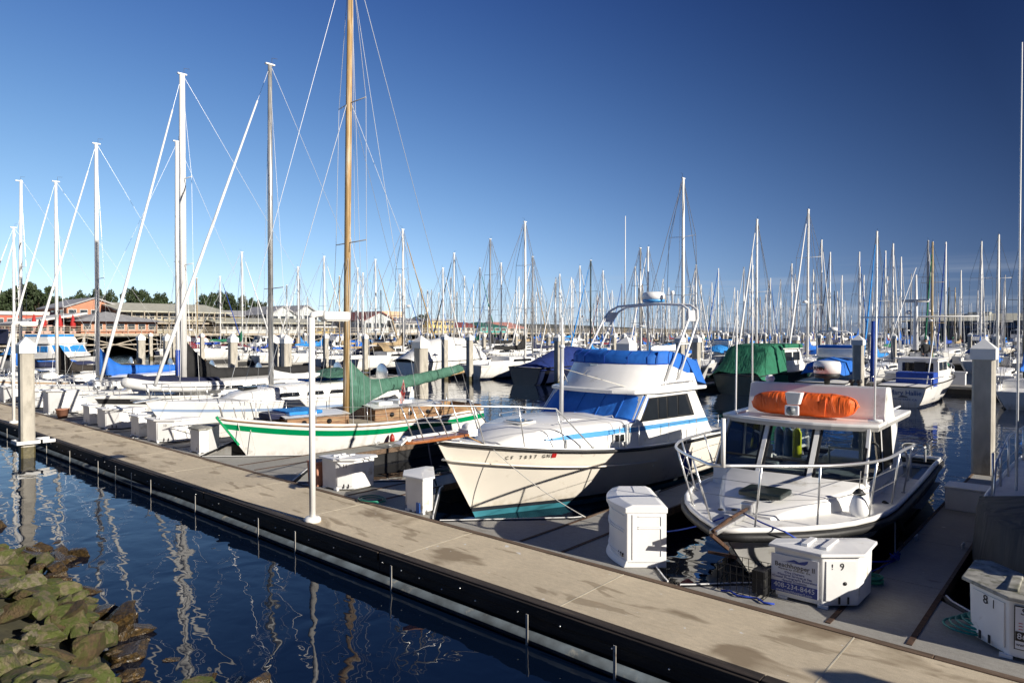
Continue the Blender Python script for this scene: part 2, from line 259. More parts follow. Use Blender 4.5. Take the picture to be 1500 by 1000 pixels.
# ---------------------------------------------------------------- objects
def tag(o, label=None, cat=None, group=None, kind=None):
    if label: o["label"] = label
    if cat: o["category"] = cat
    if group: o["group"] = group
    if kind: o["kind"] = kind
    return o
def thing(name, label, cat, loc=(0, 0, 0), rz=0.0, group=None):
    o = bpy.data.objects.new(name, None); C.objects.link(o); o.location = loc; o.rotation_euler = (0, 0, rz); o.empty_display_size = .3
    return tag(o, label, cat, group)
KIDS = {}
class MB:
    def __init__(s): s.v = []; s.f = []; s.m = []; s.sm = []
    def add(s, vs, fs, mi=0, smooth=False):
        o = len(s.v); s.v += [tuple(p) for p in vs]; s.f += [tuple(i + o for i in f) for f in fs]
        s.m += [mi] * len(fs); s.sm += [smooth] * len(fs); return s
    def box(s, x0, x1, y0, y1, z0, z1, mi=0, mt=None):
        vs = [(x0, y0, z0), (x1, y0, z0), (x1, y1, z0), (x0, y1, z0), (x0, y0, z1), (x1, y0, z1), (x1, y1, z1), (x0, y1, z1)]
        if mt: vs = [mt @ Vector(p) for p in vs]
        return s.add(vs, [(0, 3, 2, 1), (4, 5, 6, 7), (0, 1, 5, 4), (1, 2, 6, 5), (2, 3, 7, 6), (3, 0, 4, 7)], mi)
    def prism(s, poly, z0, z1, mi=0, top=None):
        n = len(poly); top = top or poly
        vs = [(p[0], p[1], z0) for p in poly] + [(p[0], p[1], z1) for p in top]
        a = sum(poly[i][0] * poly[(i + 1) % n][1] - poly[(i + 1) % n][0] * poly[i][1] for i in range(n))
        fs = [(i, (i + 1) % n, n + (i + 1) % n, n + i) for i in range(n)] + [tuple(range(n - 1, -1, -1)), tuple(range(n, 2 * n))]
        if a < 0: fs = [tuple(reversed(f)) for f in fs]
        return s.add(vs, fs, mi)
    def slab(s, pts, t, mi=0):
        """flat polygon (3-D points) thickened both ways along its normal"""
        P = [Vector(p) for p in pts]; n = (P[1] - P[0]).cross(P[2] - P[0]).normalized() * (t / 2); k = len(P)
        vs = [p - n for p in P] + [p + n for p in P]
        fs = [tuple(range(k - 1, -1, -1)), tuple(range(k, 2 * k))] + [(i, (i + 1) % k, k + (i + 1) % k, k + i) for i in range(k)]
        return s.add(vs, fs, mi)
    def tube(s, pts, r, n=6, mi=0, r1=None, caps=True, smooth=True, squash=1.0):
        P = [Vector(p) for p in pts]; k = len(P); rr = r if isinstance(r, (list, tuple)) else [r + ((r1 if r1 is not None else r) - r) * i / max(1, k - 1) for i in range(k)]
        vs = []; up = None
        for i, p in enumerate(P):
            t = (P[min(i + 1, k - 1)] - P[max(i - 1, 0)])
            if t.length < 1e-9: t = Vector((0, 0, 1))
            t.normalize()
            if up is None: up = Vector((0, 0, 1)) if abs(t.z) < .9 else Vector((1, 0, 0))
            a = t.cross(up)
            if a.length < 1e-4: a = t.cross(Vector((0, 1, 0)))
            a.normalize(); b_ = a.cross(t).normalized(); up = b_
            for j in range(n):
                an = 2 * math.pi * (j + .5) / n
                vs.append(p + a * (math.cos(an) * rr[i]) + b_ * (math.sin(an) * rr[i] * squash))
        fs = [(i * n + j, i * n + (j + 1) % n, (i + 1) * n + (j + 1) % n, (i + 1) * n + j) for i in range(k - 1) for j in range(n)]
        s.add(vs, fs, mi, smooth and n > 4)
        if caps:
            o = len(s.v) - len(vs); s.f += [tuple(o + j for j in range(n - 1, -1, -1)), tuple(o + (k - 1) * n + j for j in range(n))]; s.m += [mi] * 2; s.sm += [False] * 2
        return s
    def lathe(s, prof, c=(0, 0, 0), n=12, mi=0, axis='Z', smooth=True):
        vs = []
        for r_, z in prof:
            for j in range(n):
                a = 2 * math.pi * j / n; x, y = r_ * math.cos(a), r_ * math.sin(a)
                p = (x, y, z) if axis == 'Z' else ((x, z, y) if axis == 'Y' else (z, x, y))
                vs.append((c[0] + p[0], c[1] + p[1], c[2] + p[2]))
        k = len(prof)
        fs = [(i * n + j, i * n + (j + 1) % n, (i + 1) * n + (j + 1) % n, (i + 1) * n + j) for i in range(k - 1) for j in range(n)]
        fs += [tuple(range(n - 1, -1, -1)), tuple((k - 1) * n + j for j in range(n))]
        return s.add(vs, fs, mi, smooth)
    def grid(s, rows, mi=0, smooth=True, close=False):
        n = len(rows[0]); vs = [p for r_ in rows for p in r_]
        fs = [(i * n + j, i * n + (j + 1) % n, (i + 1) * n + (j + 1) % n, (i + 1) * n + j) for i in range(len(rows) - 1) for j in range(n if close else n - 1)]
        return s.add(vs, fs, mi, smooth)
    def build(s, name, mats, parent=None, bevel=0, seg=2, recalc=True, smooth=None, loc=None):
        me = bpy.data.meshes.new(name); me.from_pydata(s.v, [], s.f); me.validate()
        if not isinstance(mats, (list, tuple)): mats = [mats]
        for x in mats: me.materials.append(x)
        if len(me.polygons) == len(s.m):
            me.polygons.foreach_set("material_index", s.m); me.polygons.foreach_set("use_smooth", s.sm if smooth is None else [smooth] * len(s.m))
        if recalc or bevel:
            bm = bmesh.new(); bm.from_mesh(me)
            if bevel:
                bmesh.ops.remove_doubles(bm, verts=bm.verts, dist=1e-5)
                bmesh.ops.bevel(bm, geom=[e for e in bm.edges if e.is_manifold and e.calc_face_angle(0) > .35], offset=bevel, segments=seg, profile=.6, affect='EDGES')
            if recalc: bmesh.ops.recalc_face_normals(bm, faces=bm.faces)
            bm.to_mesh(me); bm.free()
        o = bpy.data.objects.new(name, me); C.objects.link(o)
        if loc: o.location = loc
        if parent: o.parent = parent; KIDS.setdefault(parent.name, []).append(o)
        return o
def B(x0, x1, y0, y1, z0, z1, name, mt, parent=None, bevel=0, **k):
    return MB().box(x0, x1, y0, y1, z0, z1).build(name, mt, parent, bevel=bevel, **k)
def T(pts, r, name, mt, parent=None, n=6, **k):
    return MB().tube(pts, r, n, **k).build(name, mt, parent, recalc=False)
def copy_tree(o, parent=None):
    c = o.copy(); C.objects.link(c)
    if parent: c.parent = parent; KIDS.setdefault(parent.name, []).append(c)
    for ch in list(KIDS.get(o.name, [])): copy_tree(ch, c)
    return c
def arc(p0, p1, sag, n=8):
    p0, p1 = Vector(p0), Vector(p1)
    return [p0.lerp(p1, i / n) + Vector((0, 0, -sag * 4 * (i / n) * (1 - i / n))) for i in range(n + 1)]
def text(s, size, mt, parent, loc, xdir, ydir, name="lettering", ext=0.002, align='CENTER', shear=0, sx=1.0, spacing=1.0):
    cu = bpy.data.curves.new("t", 'FONT'); cu.body = s; cu.size = size; cu.extrude = ext; cu.align_x = align; cu.align_y = 'CENTER'; cu.shear = shear; cu.resolution_u = 2; cu.space_character = spacing
    to = bpy.data.objects.new("t", cu); C.objects.link(to)
    bpy.context.view_layer.update()
    me = bpy.data.meshes.new_from_object(to.evaluated_get(bpy.context.evaluated_depsgraph_get()))
    bpy.data.objects.remove(to); bpy.data.curves.remove(cu)
    X = Vector(xdir).normalized(); Y = Vector(ydir); Y = (Y - X * Y.dot(X)).normalized(); Z = X.cross(Y)
    mt4 = Matrix(((X.x * sx, Y.x, Z.x, loc[0]), (X.y * sx, Y.y, Z.y, loc[1]), (X.z * sx, Y.z, Z.z, loc[2]), (0, 0, 0, 1)))
    me.transform(mt4); me.materials.clear(); me.materials.append(mt)
    o = bpy.data.objects.new(name, me); C.objects.link(o)
    if parent: o.parent = parent; KIDS.setdefault(parent.name, []).append(o)
    return o
# ================================================================ water and ground
wm = MB().add([(-4000, -60, WZ), (4000, -60, WZ), (4000, 6000, WZ), (-4000, 6000, WZ)], [(0, 1, 2, 3)]).build("water", water_m, recalc=False)
tag(wm, kind="structure")
# sea bed and embankment sheet
def emb_z(x, y):
    return -0.75 + (3.85 - y) * 0.50 + 0.12 * math.sin(x * 1.7) + .1 * math.sin(y * 2.3 + x)
g = MB(); rows = []
for j in range(16):
    y = 5.6 - j * 0.8
    rows.append([(x * 1.5, y, min(emb_z(x * 1.5, y), 1.7) - .12) for x in range(-34, 8)])
g.grid(rows)
emb_m = mat("embankment_soil", (0.07, 0.065, 0.035), 0.9, var=0.4, bump=0.6)
tag(g.build("embankment_ground", emb_m), kind="structure")
# ---- boulders of the shore
def boulder(seed, flat=.7):
    rnd = random.Random(seed); bm = bmesh.new(); bmesh.ops.create_icosphere(bm, subdivisions=4, radius=1)
    planes = [(Vector((rnd.gauss(0, 1), rnd.gauss(0, 1), rnd.gauss(0, 1))).normalized(), rnd.uniform(.42, .78)) for _ in range(17)]
    for v in bm.verts:
        p = v.co.copy()
        for n_, d in planes:
            e = p.dot(n_) - d
            if e > 0: p -= n_ * e * .99
        p *= 1 + .02 * math.sin(p.x * 9 + seed) * math.sin(p.y * 8) + .02 * math.sin(p.z * 13 + p.x * 7) + .012 * math.sin(p.y * 23 + p.x * 17)
        v.co = (p.x * 1.15, p.y * .9, p.z * flat)
    me = bpy.data.meshes.new("boulder"); bm.to_mesh(me); bm.free()
    for p in me.polygons: p.use_smooth = False
    me.materials.append(rock[0]); return me
BM = [boulder(i, .6 + .1 * (i % 3)) for i in range(10)]
rr = random.Random(5); adj = ["mossy olive", "pale grey", "brown", "bare grey"]; n_r = 0
spots = []
for x in [(-17 + i * .27) for i in range(44)]:
    for j in range(15):
        spots.append((x + rr.uniform(-.16, .16), 3.85 - j * .30 + rr.uniform(-.14, .14) + .3 * math.sin(x * 1.3)))
for (x, y) in spots:
    d = x * FWD.x + y * FWD.y; lat = x * RGT.x + y * RGT.y
    if d < 3: continue
    z = emb_z(x, y) + rr.uniform(-.02, .1)
    px_ = 750 + lat / d * 1000; py_ = HOR + (CAM_Z - z) / d * 1000
    if px_ < -40 or py_ > 1060: continue
    s = rr.choice([.10, .13, .16, .19, .22, .25, .31]) * rr.uniform(.9, 1.1)
    o = bpy.data.objects.new("boulder", rr.choice(BM)); C.objects.link(o)
    o.location = (x, y, z); o.scale = (s * rr.uniform(.9, 1.4), s * rr.uniform(.8, 1.1), s * rr.uniform(.75, 1.05)); o.rotation_euler = (rr.uniform(-.5, .5), rr.uniform(-.5, .5), rr.uniform(0, 6.28))
    k = rr.choice([0, 0, 0, 1, 1, 2, 3]); wet = z < WZ + .12
    o.material_slots[0].link = 'OBJECT'; o.material_slots[0].material = rockwet if wet else rock[k]
    if wet: tag(o, "dark wet boulder at the waterline at the foot of the bank", "rock", "wet boulders at the waterline")
    else: tag(o, adj[k] + " boulder piled on the bank at the lower left", "rock", adj[k] + " boulders of the bank")
for (px_, py_, s) in [(178, 930, .26), (262, 968, .2), (236, 948, .0)]:
    if s: 
        p = at_z(px_, py_, WZ); o = bpy.data.objects.new("boulder", BM[3]); C.objects.link(o); o.location = (p.x, p.y, WZ - .03); o.scale = (s * 1.2, s * .55, s * .5); o.rotation_euler = (.1, .2, .9)
        o.material_slots[0].link = 'OBJECT'; o.material_slots[0].material = rockwet
        tag(o, "flat brown rock awash just off the bank, lying apart from the pile", "rock", "rocks awash off the bank")
# ================================================================ docks
DY0, DY1 = 6.74, 8.52          # walkway edges
FX = [-2.1 - 4.85 * i for i in range(13)]   # finger centre lines
def finger_len(i): return 20.0 if i != 4 else 18.2
def walkway(x0, x1, y0, y1, label, near=True, z=0.0, name="dock_walkway"):
    t = thing(name, label, "dock", (0, 0, z))
    dk = MB(); x = x1; seams = MB(); W = 3.07
    xs = [x1]; k = math.ceil((x1 + 2.18) / W); 
    x = -2.18 + W * k
    while x > x0:
        if x < x1 - .05: xs.append(x)
        x -= W
    xs.append(x0)
    for a, b_ in zip(xs[1:], xs[:-1]):
        dk.box(a + .008, b_ - .008, y0 + .13, y1 - .11, -.12, 0)
    dk.build("concrete_deck", dockc, t)
    for a in xs[1:-1]: B(a - .0075, a + .0075, y0 + .13, y1 - .11, -.1, .003, "joint_strip", mat("joint_strip", (0.50, 0.46, 0.36), .8, var=.3), t)
    MB().box(x0, x1, y0 + .1, y1 - .1, -.62, -.13).build("float", edgew, t)
    return t
wk = walkway(-75, 3.5, DY0, DY1, "long concrete dock walkway running from the lower right to the far left")
e = MB(); x = 3.5
while x > -75:
    L_ = 6.1; e.box(max(-75, x - L_) + .004, x - .004, DY0 - .02, DY0 + .127, -.30, .022); e.box(max(-75, x - L_) + .02, x - .02, DY0 - .055, DY0 - .022, -.14, .0); x -= L_
e.build("timber_edge", edgew, wk, bevel=.006, seg=1)
e = MB(); x = 3.5
while x > -75:
    e.box(max(-75, x - 4.9) + .004, x - .004, DY1 - .107, DY1 - .004, -.18, .012); x -= 4.9
e.build("timber_edge", walew, wk, bevel=.005, seg=1)
bl = MB(); rr = random.Random(3); x = 3.3
while x > -30:
    bl.lathe([(.012, 0), (.012, -.02), (.004, -.028)], (x, DY0 - .055, -.08 - rr.random() * .13), 6, axis='Y'); x -= rr.uniform(.25, .8)
bl.build("bolt", steel, wk, recalc=False)
T([(3.5, DY0 - .11, -.385), (-75, DY0 - .11, -.385)], .085, "conduit_pipe", pipeg, wk, 10)
for X in [-.6, -2.9, -4.2, -5.5, -8.2, -10.9, -12.2, -14.9, -17.3, -18.5, -19.6, -20.9, -23.3, -25.6, -28, -30.4, -34]:
    B(X - .018, X + .018, DY0 - .2, DY0 - .19, -.46, -.06, "hanger_strap", strapm, wk)
# fingers with their triangular roots
def finger(i, yend, y0=DY1, sgn=1, cx=None, label=None, z=0, w=.45, detail=True):
    cx = FX[i] if cx is None else cx
    t = thing("finger_dock", label, "dock", (cx, y0, z), 0, "finger docks off the walkway")
    Lf = (yend - y0)
    dk = MB(); ys = [2.25 + k * (Lf - 2.25) / 4 for k in range(5)]
    for a, b_ in zip(ys[:-1], ys[1:]): dk.box(-w + .05, w - .05, sgn * (a + .006), sgn * (b_ - .006), -.12, 0)
    if sgn < 0: dk.v = [(x, y, zz) for x, y, zz in dk.v]
    if detail:
        q = 2.32
        dk.prism([(-q, sgn * .02), (q, sgn * .02), (w - .05, sgn * (q - w)), (w - .05, sgn * 2.245), (-w + .05, sgn * 2.245), (-w + .05, sgn * (q - w))], -.12, -.004)
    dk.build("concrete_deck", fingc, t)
    ed = MB()
    for sx in (-1, 1):
        ed.box(sx * w - .045 if sx > 0 else -w - .0, sx * w if sx > 0 else -w + .045, sgn * (2.0), sgn * Lf, -.13, .012)
    ed.box(-w, w, sgn * (Lf + .002), sgn * (Lf + .05), -.2, .012); ed.build("timber_edge", walew, t)
    MB().box(-w + .06, w - .06, sgn * 2.3, sgn * (Lf - .1), -.75, -.13).build("float", black, t)
    if detail:
        for sx in (-1, 1):
            pts = [(sx * (q + .0), sgn * .03, -.03), (sx * (q - .12), sgn * .14, -.03), (sx * (w + .12), sgn * (q - w - .05), -.03), (sx * (w + .03), sgn * (q - w + .12), -.03)]
            MB().tube(pts, .045, 6).build("rub_strip", black, t, recalc=False)
            pts = [(p[0] + sx * .012, p[1], p[2] + .046) for p in pts]
            MB().tube(pts, .014, 4).build("white_edging", plast, t, recalc=False)
            MB().box(*(sorted((sx * (w - .05), sx * (w + .01)))), sgn * .1, sgn * 2.2, -.002, .006).build("angle_iron", rust, t)
        for (cx_, cy_) in [(-w + .12, 4.5), (w - .12, 4.5), (-w + .12, 8.5), (w - .12, 8.5)]:
            if cy_ < Lf:
                MB().tube([(cx_, sgn * (cy_ - .11), .075), (cx_, sgn * (cy_ + .11), .075)], .014, 6).box(cx_ - .015, cx_ + .015, sgn * cy_ - .04, sgn * cy_ + .04, .0, .07).build("cleat", steel, t)
    return t
fl = ["finger dock in shade between the white cabin boat and the grey covered boat",
      "finger dock behind the tall white deck box",
      "finger dock hidden behind the cream cabin cruiser's bow",
      "finger dock beside the white hull with the green stripe",
      "finger dock under the bow of the blue striped sailboat",
      "finger dock between the blue striped and the black striped sailboats"]
for i in range(12):
    f = finger(i, finger_len(i) - .0, label=fl[i] if i < 6 else "finger dock far along the walkway, mostly hidden by moored sailboats")
    if i < 6: del f["group"]
# pilings
def piling(x, y, label, ztop=3.45, s=.225, group=None, rz=0.0, parts=True):
    t = thing("piling", label, "piling", (x, y, 0), rz, group)
    sp = [(-s, -s + .05), (-s + .05, -s), (s - .05, -s), (s, -s + .05), (s, s - .05), (s - .05, s), (-s + .05, s), (-s, s - .05)]
    zc = ztop - .62
    MB().prism(sp, -.1, zc).build("concrete_shaft", conc, t)
    MB().prism(sp, -1.6, -.103).build("algae_band", algae, t)
    c = MB(); q = s + .035
    c.prism([(-q, -q), (q, -q), (q, q), (-q, q)], zc - .02, zc + .24)
    vs = [(-q - .01, -q - .01, zc + .241), (q + .01, -q - .01, zc + .241), (q + .01, q + .01, zc + .241), (-q - .01, q + .01, zc + .241), (0, 0, zc + .50)]
    c.add(vs, [(0, 1, 4), (1, 2, 4), (2, 3, 4), (3, 0, 4), (3, 2, 1, 0)]); c.build("cap", capw, t)
    return t
pl = piling(-25.5, 6.0, "pale sunlit concrete piling on the near side of the walkway at far left", 3.45, .19)
h = MB(); h.box(-.34, .34, -.34, -.28, .0, .10).box(-.34, .34, .28, .34, .0, .10).box(.28, .34, -.28, .68, .0, .10).box(-.34, -.28, -.28, .68, .0, .10); h.build("guide_hoop", capw, pl)
piling(6.3, 7.75, "unseen piling added beyond the right end of the walkway to cast a shadow", 3.45)  # out-of-view piling added for the shadow it throws across the walkway
ends = {0: ("tall shaded concrete piling with white cap at the end of the right finger dock", -2.35, 20.25),
        1: ("concrete piling at the finger end behind the orange liferaft boat", FX[1], 20.35),
        2: ("concrete piling whose white cap shows behind the cruiser's flybridge", -12.6, 20.35),
        4: ("concrete piling standing behind the green sail cover", -21.2, 18.5),
        6: ("concrete piling between the grey mast and the white lamp post", -34.6, 20.3),
        9: ("concrete piling just right of the twin white masts", -47.6, 20.3)}
del ends[1]
for i in range(12):
    if i in ends: l, x, y = ends[i]; piling(x, y, l)
for i in (7, 8, 10, 11): piling(FX[i], finger_len(i) + .35, "white capped piling at a finger end behind the left hand sailboats", group="pilings at finger ends behind the left sailboats")
# ---- lamp posts
def lamp(px_, lab, X=None):
    p = at_z(px_, 765, 0) if X is None else Vector((X, 6.98, 0))
    t = thing("lamp_post", lab, "lamp post", (p.x, 6.98, 0))
    MB().lathe([(.155, 0), (.155, .05), (.12, .09), (.07, .10)], n=16).build("base_flange", mastw, t)
    T([(0, 0, .1), (0, 0, 3.75)], .058, "post", mastw, t, 10)
    T([(0, 0, 3.74), (0, .03, 3.80), (0, .12, 3.82), (0, .3, 3.82)], .06, "arm", mastw, t, 10)
    MB().box(-.13, .13, .20, .78, 3.70, 3.87).build("lamp_head", mastw, t, bevel=.06, seg=4)
    MB().box(-.10, .10, .26, .74, 3.688, 3.70).build("lens", mat("lamp_lens", (.6, .6, .55), .2), t)
    return t
lamp(455, "white lamp post on the near edge of the dock in the middle")
lamp(18, "white lamp post on the dock behind the left piling", X=-31.4)
# ================================================================ dock boxes
def corner_box(loc, mirror, label, h=.70, ridges=True, lid=None, W=.98, D=1.02, k=1.0, body=None):
    """triangular dock box: right angle corner cut off, long side to the water. mirror=-1 puts the finger on the box's -X side"""
    t = thing("dock_box", label, "dock box", loc)
    m_ = mirror; W *= k; D *= k; c = .36 * k
    P = [(-W, 0), (-c, 0), (0, c * .9), (0, D * .93), (-.14, D), (-W, .26)]
    P = [(x * m_, y) for x, y in P]
    def grow(P, e_):
        cx = sum(p[0] for p in P) / len(P); cy = sum(p[1] for p in P) / len(P); out = []
        for p in P:
            v = Vector((p[0] - cx, p[1] - cy)); v *= 1 + e_ / v.length; out.append((cx + v.x, cy + v.y))
        return out
    bodyM = MB().prism(grow(P, -.02), .03, h - .06, top=grow(P, -.005)).build("body", body or boxw, t, bevel=.015)
    pts = grow(P, .075)
    lidM = MB(); lidM.prism(pts, h - .055, h - .012, top=grow(P, .07))
    lidM.prism(grow(P, .05), h - .0125, h + .012, top=grow(P, -.35))
    if ridges:
        for q in (-.38, -.62):
            lidM.box(*sorted(((q - .045) * k * m_, (q + .045) * k * m_)), .10 * k, (.85 + q * .6) * k, h - .002, h + .034)
    lo = lidM.build("lid", lid or boxw, t, bevel=.012)
    # door panel on the cut corner
    a = Vector((-c * m_, 0, 0)); b_ = Vector((0, c * .9, 0)); n_ = (b_ - a).cross(Vector((0, 0, 1))) * m_; n_.normalize()
    dd = (b_ - a); ll = dd.length; dd.normalize()
    def pt(u, z, off=.004): return a + dd * (u * ll) + n_ * off + Vector((0, 0, z))
    MB().slab([pt(.1, .1, .0), pt(.9, .1, .0), pt(.9, h - .12, .0), pt(.1, h - .12, .0)], .016).build("door", body or boxw, t)
    for u in (.42, .66): MB().slab([pt(u, .06, .012), pt(u + .05, .06, .012), pt(u + .05, .15, .012), pt(u, .15, .012)], .01).build("latch", black, t)
    for u in (0.2, 0.72): B(*sorted((-W * u * m_ - .1 * m_, -W * u * m_ - .22 * m_)), .005, .06, .0, .035, "foot", boxw, t)
    return t, pt, n_, P
PB = Vector((-2.36, 9.02, 0))
t9, pt9, n9, P9 = corner_box(PB, 1, "white corner dock box numbered 9 with a dive charter sign", h=.72, k=.98)
up = (0, 0, 1)
text("9", .13, sgnblack, t9, pt9(.52, .53, .012), pt9(1, 0) - pt9(0, 0), up, sx=.9)
text("!", .10, sgnblack, t9, pt9(.26, .53, .012), pt9(1, 0) - pt9(0, 0), up)
MB().lathe([(.024, 0), (.024, .004)], n=12).build("lock_hole", black, t9)
KIDS[t9.name][-1].matrix_local = Matrix.Translation(pt9(.6, .32, .01)) @ n9.to_track_quat('Z', 'Y').to_matrix().to_4x4()
sg = MB().box(-.99, -.40, -.016, -.004, .10, .585).build("sign_panel", sgnwhite, t9)
B(-.988, -.402, -.020, -.0165, .102, .235, "sign_band", sgnblue, t9)
text("408-234-8445", .092, sgnwhite, t9, (-.695, -.021, .187), (1, 0, 0), up, sx=1.0)
text("www.beachhopper2.com", .045, sgnwhite, t9, (-.695, -.021, .125), (1, 0, 0), up)
text("Beachhopper II", .083, sgnblack, t9, (-.69, -.018, .455), (1, 0, 0), up)
text("Monterey Charter Co.", .034, sgnblack, t9, (-.69, -.018, .407), (1, 0, 0), up, spacing=1.3)
for k_, s_ in enumerate(["•Dive Charters", "•Memorial Services at Sea", "•Coastal Photography Excursions", "•Special Occasions"]):
    text(s_, .042, sgnblue, t9, (-.695, -.018, .365 - .036 * k_), (1, 0, 0), up)
MB().slab([(-.86, -.018, .50), (-.70, -.018, .505), (-.52, -.018, .565), (-.53, -.018, .53), (-.56, -.018, .505), (-.60, -.018, .50)], .003).slab([(-.80, -.0185, .507), (-.70, -.0185, .545), (-.66, -.0185, .535), (-.62, -.0185, .52)], .003).build("boat_emblem", sgnblue, t9, recalc=True)
t8, pt8, n8, P8 = corner_box(Vector((-1.20, 8.95, 0)), -1, "weathered corner dock box numbered 8 at the lower right", h=.70, k=1.12, lid=mat("lichen_lid", (0.34, 0.33, 0.29), .8, var=.4, scale=6, dirt=(0.16, 0.16, 0.12), dscale=7, dthr=.5))
xd = pt8(0, 0) - pt8(1, 0)
text("8", .14, sgnblack, t8, pt8(.55, .52, .012), xd, up); text(".  |", .10, sgnblack, t8, pt8(.42, .52, .012), xd, up)
B(.46, 1.06, -.016, -.006, .14, .585, "sign_panel", sgnwhite, t8); 
MB().box(.45, 1.07, -.014, -.004, .13, .14).box(.45, 1.07, -.014, -.004, .585, .595).box(.45, .46, -.014, -.004, .14, .585).box(1.06, 1.07, -.014, -.004, .14, .585).build("sign_frame", sgnblack, t8)
B(.462, 1.058, -.020, -.0165, .225, .325, "sign_band", sgnblack, t8)
text("866-732-4", .09, sgnwhite, t8, (.475, -.021, .275), (1, 0, 0), up, align='LEFT'); text("www.sanctuary", .042, sgnblack, t8, (.47, -.018, .185), (1, 0, 0), up, align='LEFT')
text("Sa", .10, sgnblack, t8, (.50, -.018, .54), (1, 0, 0), up, align='LEFT', shear=.2, sx=1.2); text("ctuary", .10, sgnblack, t8, (.72, -.018, .54), (1, 0, 0), up, align='LEFT', shear=.2, sx=1.2)
text("Charters", .085, sgnblack, t8, (.62, -.018, .46), (1, 0, 0), up, align='LEFT', shear=.2)
MB().slab([(.645, -.0185, .505), (.71, -.0185, .505), (.71, -.0185, .57), (.645, -.0185, .57)], .003).build("flag_emblem", sgnred, t8)
MB().slab([(.645, -.0215, .562), (.652, -.0215, .57), (.71, -.0215, .513), (.703, -.0215, .505)], .002).build("flag_stripe", sgnwhite, t8)
for k_, s_ in enumerate(["Dive Charters", "Special Occasions", "Memorials at Sea"]): 
    text(s_, .042, sgnblack, t8, (.54, -.018, .415 - .032 * k_), (1, 0, 0), up, align='LEFT'); B(.49, .525, -.019, -.0165, .412 - .032 * k_, .419 - .032 * k_, "bullet_mark", sgnred, t8)
# tall white deck box with bowed front
t = thing("deck_box", "tall clean white deck box with a bowed front, standing alone", "deck box", (-4.93, 9.06, 0), R(41.3))
rows = []
def bowed(x0, x1, n=10, b_=.16, L_=1.28):     # outline: door face bows toward -X, narrow end faces -Y
    pts = [(x1, 0), (x1, L_)]
    for i in range(n + 1):
        a = 1 - i / n; pts.append((x0 - b_ * math.sin(math.pi * a), L_ * a))
    return pts
MB().prism(bowed(-.575, 0.012), .06, .80).build("body", plast, t, bevel=.012)
MB().prism(bowed(-.62, .015, b_=.17, L_=1.29), .0, .10, top=bowed(-.585, .012, b_=.165)).build("skirt", plast, t, bevel=.012)
MB().prism(bowed(-.60, .03, b_=.18, L_=1.31), .803, .885).prism(bowed(-.60, .03, b_=.18, L_=1.31), .885, .93, top=bowed(-.50, -.06, b_=.12, L_=1.26)).build("lid", plast, t, bevel=.018, seg=3)
MB().box(-.50, -.47, -.012, .0, .12, .79).box(-.41, -.07, -.012, 0, .60, .615).box(-.41, -.07, -.012, 0, .755, .77).box(-.075, -.06, -.012, 0, .62, .77).box(-.41, -.07, -.012, 0, .575, .59).box(-.075, -.06, -.012, 0, .17, .585).build("end_moulding", plast, t, bevel=.004, seg=1)
v = MB()
for k_ in range(6): v.box(-.625 - .06 * math.sin(.2 + k_ * .25), -.60 - .06 * math.sin(.2 + k_ * .25), .08 + k_ * .07, .10 + k_ * .07, .14, .19)
v.build("vent_slot", black, t)
MB().lathe([(.02, 0), (.02, .02)], (-.72, .62, .77), 8, axis='X').build("lock", steel, t)
dm = MB()
for (a0, a1, z0, z1) in [(.06, .94, .16, .50), (.06, .94, .54, .76)]:
    pts = [(-.572 - .165 * math.sin(math.pi * (a0 + (a1 - a0) * i / 8)) - .008, 1.28 * (a0 + (a1 - a0) * i / 8)) for i in range(9)]
    for zz in (z0, z1): dm.tube([(p[0], p[1], zz) for p in pts], .011, 4)
dm.build("door_moulding", plast, t, recalc=False)
# the two boxes at the root of the third finger
tb, ptb, nb, _ = corner_box(Vector((-10.55 + .9, 8.62, 0)), -1, "narrow white corner dock box with a smooth lid, left of the cruiser's bow", h=.72, ridges=False, k=.8)
tb.location = (-10.62, 8.62, 0)
t11, p11, n11, _ = corner_box(Vector((-12.45, 8.66, 0)), 1, "dirty white corner dock box numbered 11 with rust stains", h=.72, k=.86)
text("11", .11, sgnblack, t11, p11(.5, .54, .012), p11(1, 0) - p11(0, 0), up)
t = thing("storage_bin", "terracotta coloured plastic bin beside the dock box numbered 11", "bin", (-13.75, 8.6, 0))
MB().prism([(0, 0), (.36, 0), (.36, .3), (0, .3)], 0, .50, top=[(-.02, -.02), (.38, -.02), (.38, .32), (-.02, .32)]).build("body", pinkp, t, bevel=.02)
B(-.03, .39, -.03, .33, .502, .56, "lid", pinkp, t, bevel=.02)
t = thing("plastic_bottle", "blue and white plastic bottle beside the narrow dock box", "bottle", (-9.98, 8.66, 0))
MB().prism([(-.06, -.045), (.06, -.045), (.06, .045), (-.06, .045)], 0, .21).build("body", mat("bottle_blue", (.04, .14, .5), .3), t, bevel=.02)
MB().lathe([(.045, .212), (.025, .25), (.025, .29), (.018, .3)], n=10).build("cap", plast, t)
t = thing("plastic_jug", "small white jug between the narrow dock box and the blue bottle", "jug", (-10.14, 8.68, 0))
MB().prism([(-.05, -.045), (.05, -.045), (.05, .045), (-.05, .045)], 0, .17).build("body", plast, t, bevel=.02); MB().lathe([(.02, .172), (.02, .2)], n=8).build("cap", plast, t)
bx = [(264, 664, -1, .95, "white corner dock box with a lichen grey lid, nearest of the left hand row", 1),
      (222, 650, 1, 1.2, "wide white corner dock box numbered 13, second nearest of the left hand row", 0),
      (178, 640, -1, 1.1, "white corner dock box with a plank shadow across it, third of the left hand row", 0),
      (146, 630, 1, 1.25, "white dock box with a flat pale lid, fourth of the left hand row", 0),
      (110, 621, -1, 1.15, "grey white dock box with a sloping lid under a sailboat's bow", 0),
      (82, 606, 1, 1.2, "tall grey white dock box behind the sloping one", 0)]
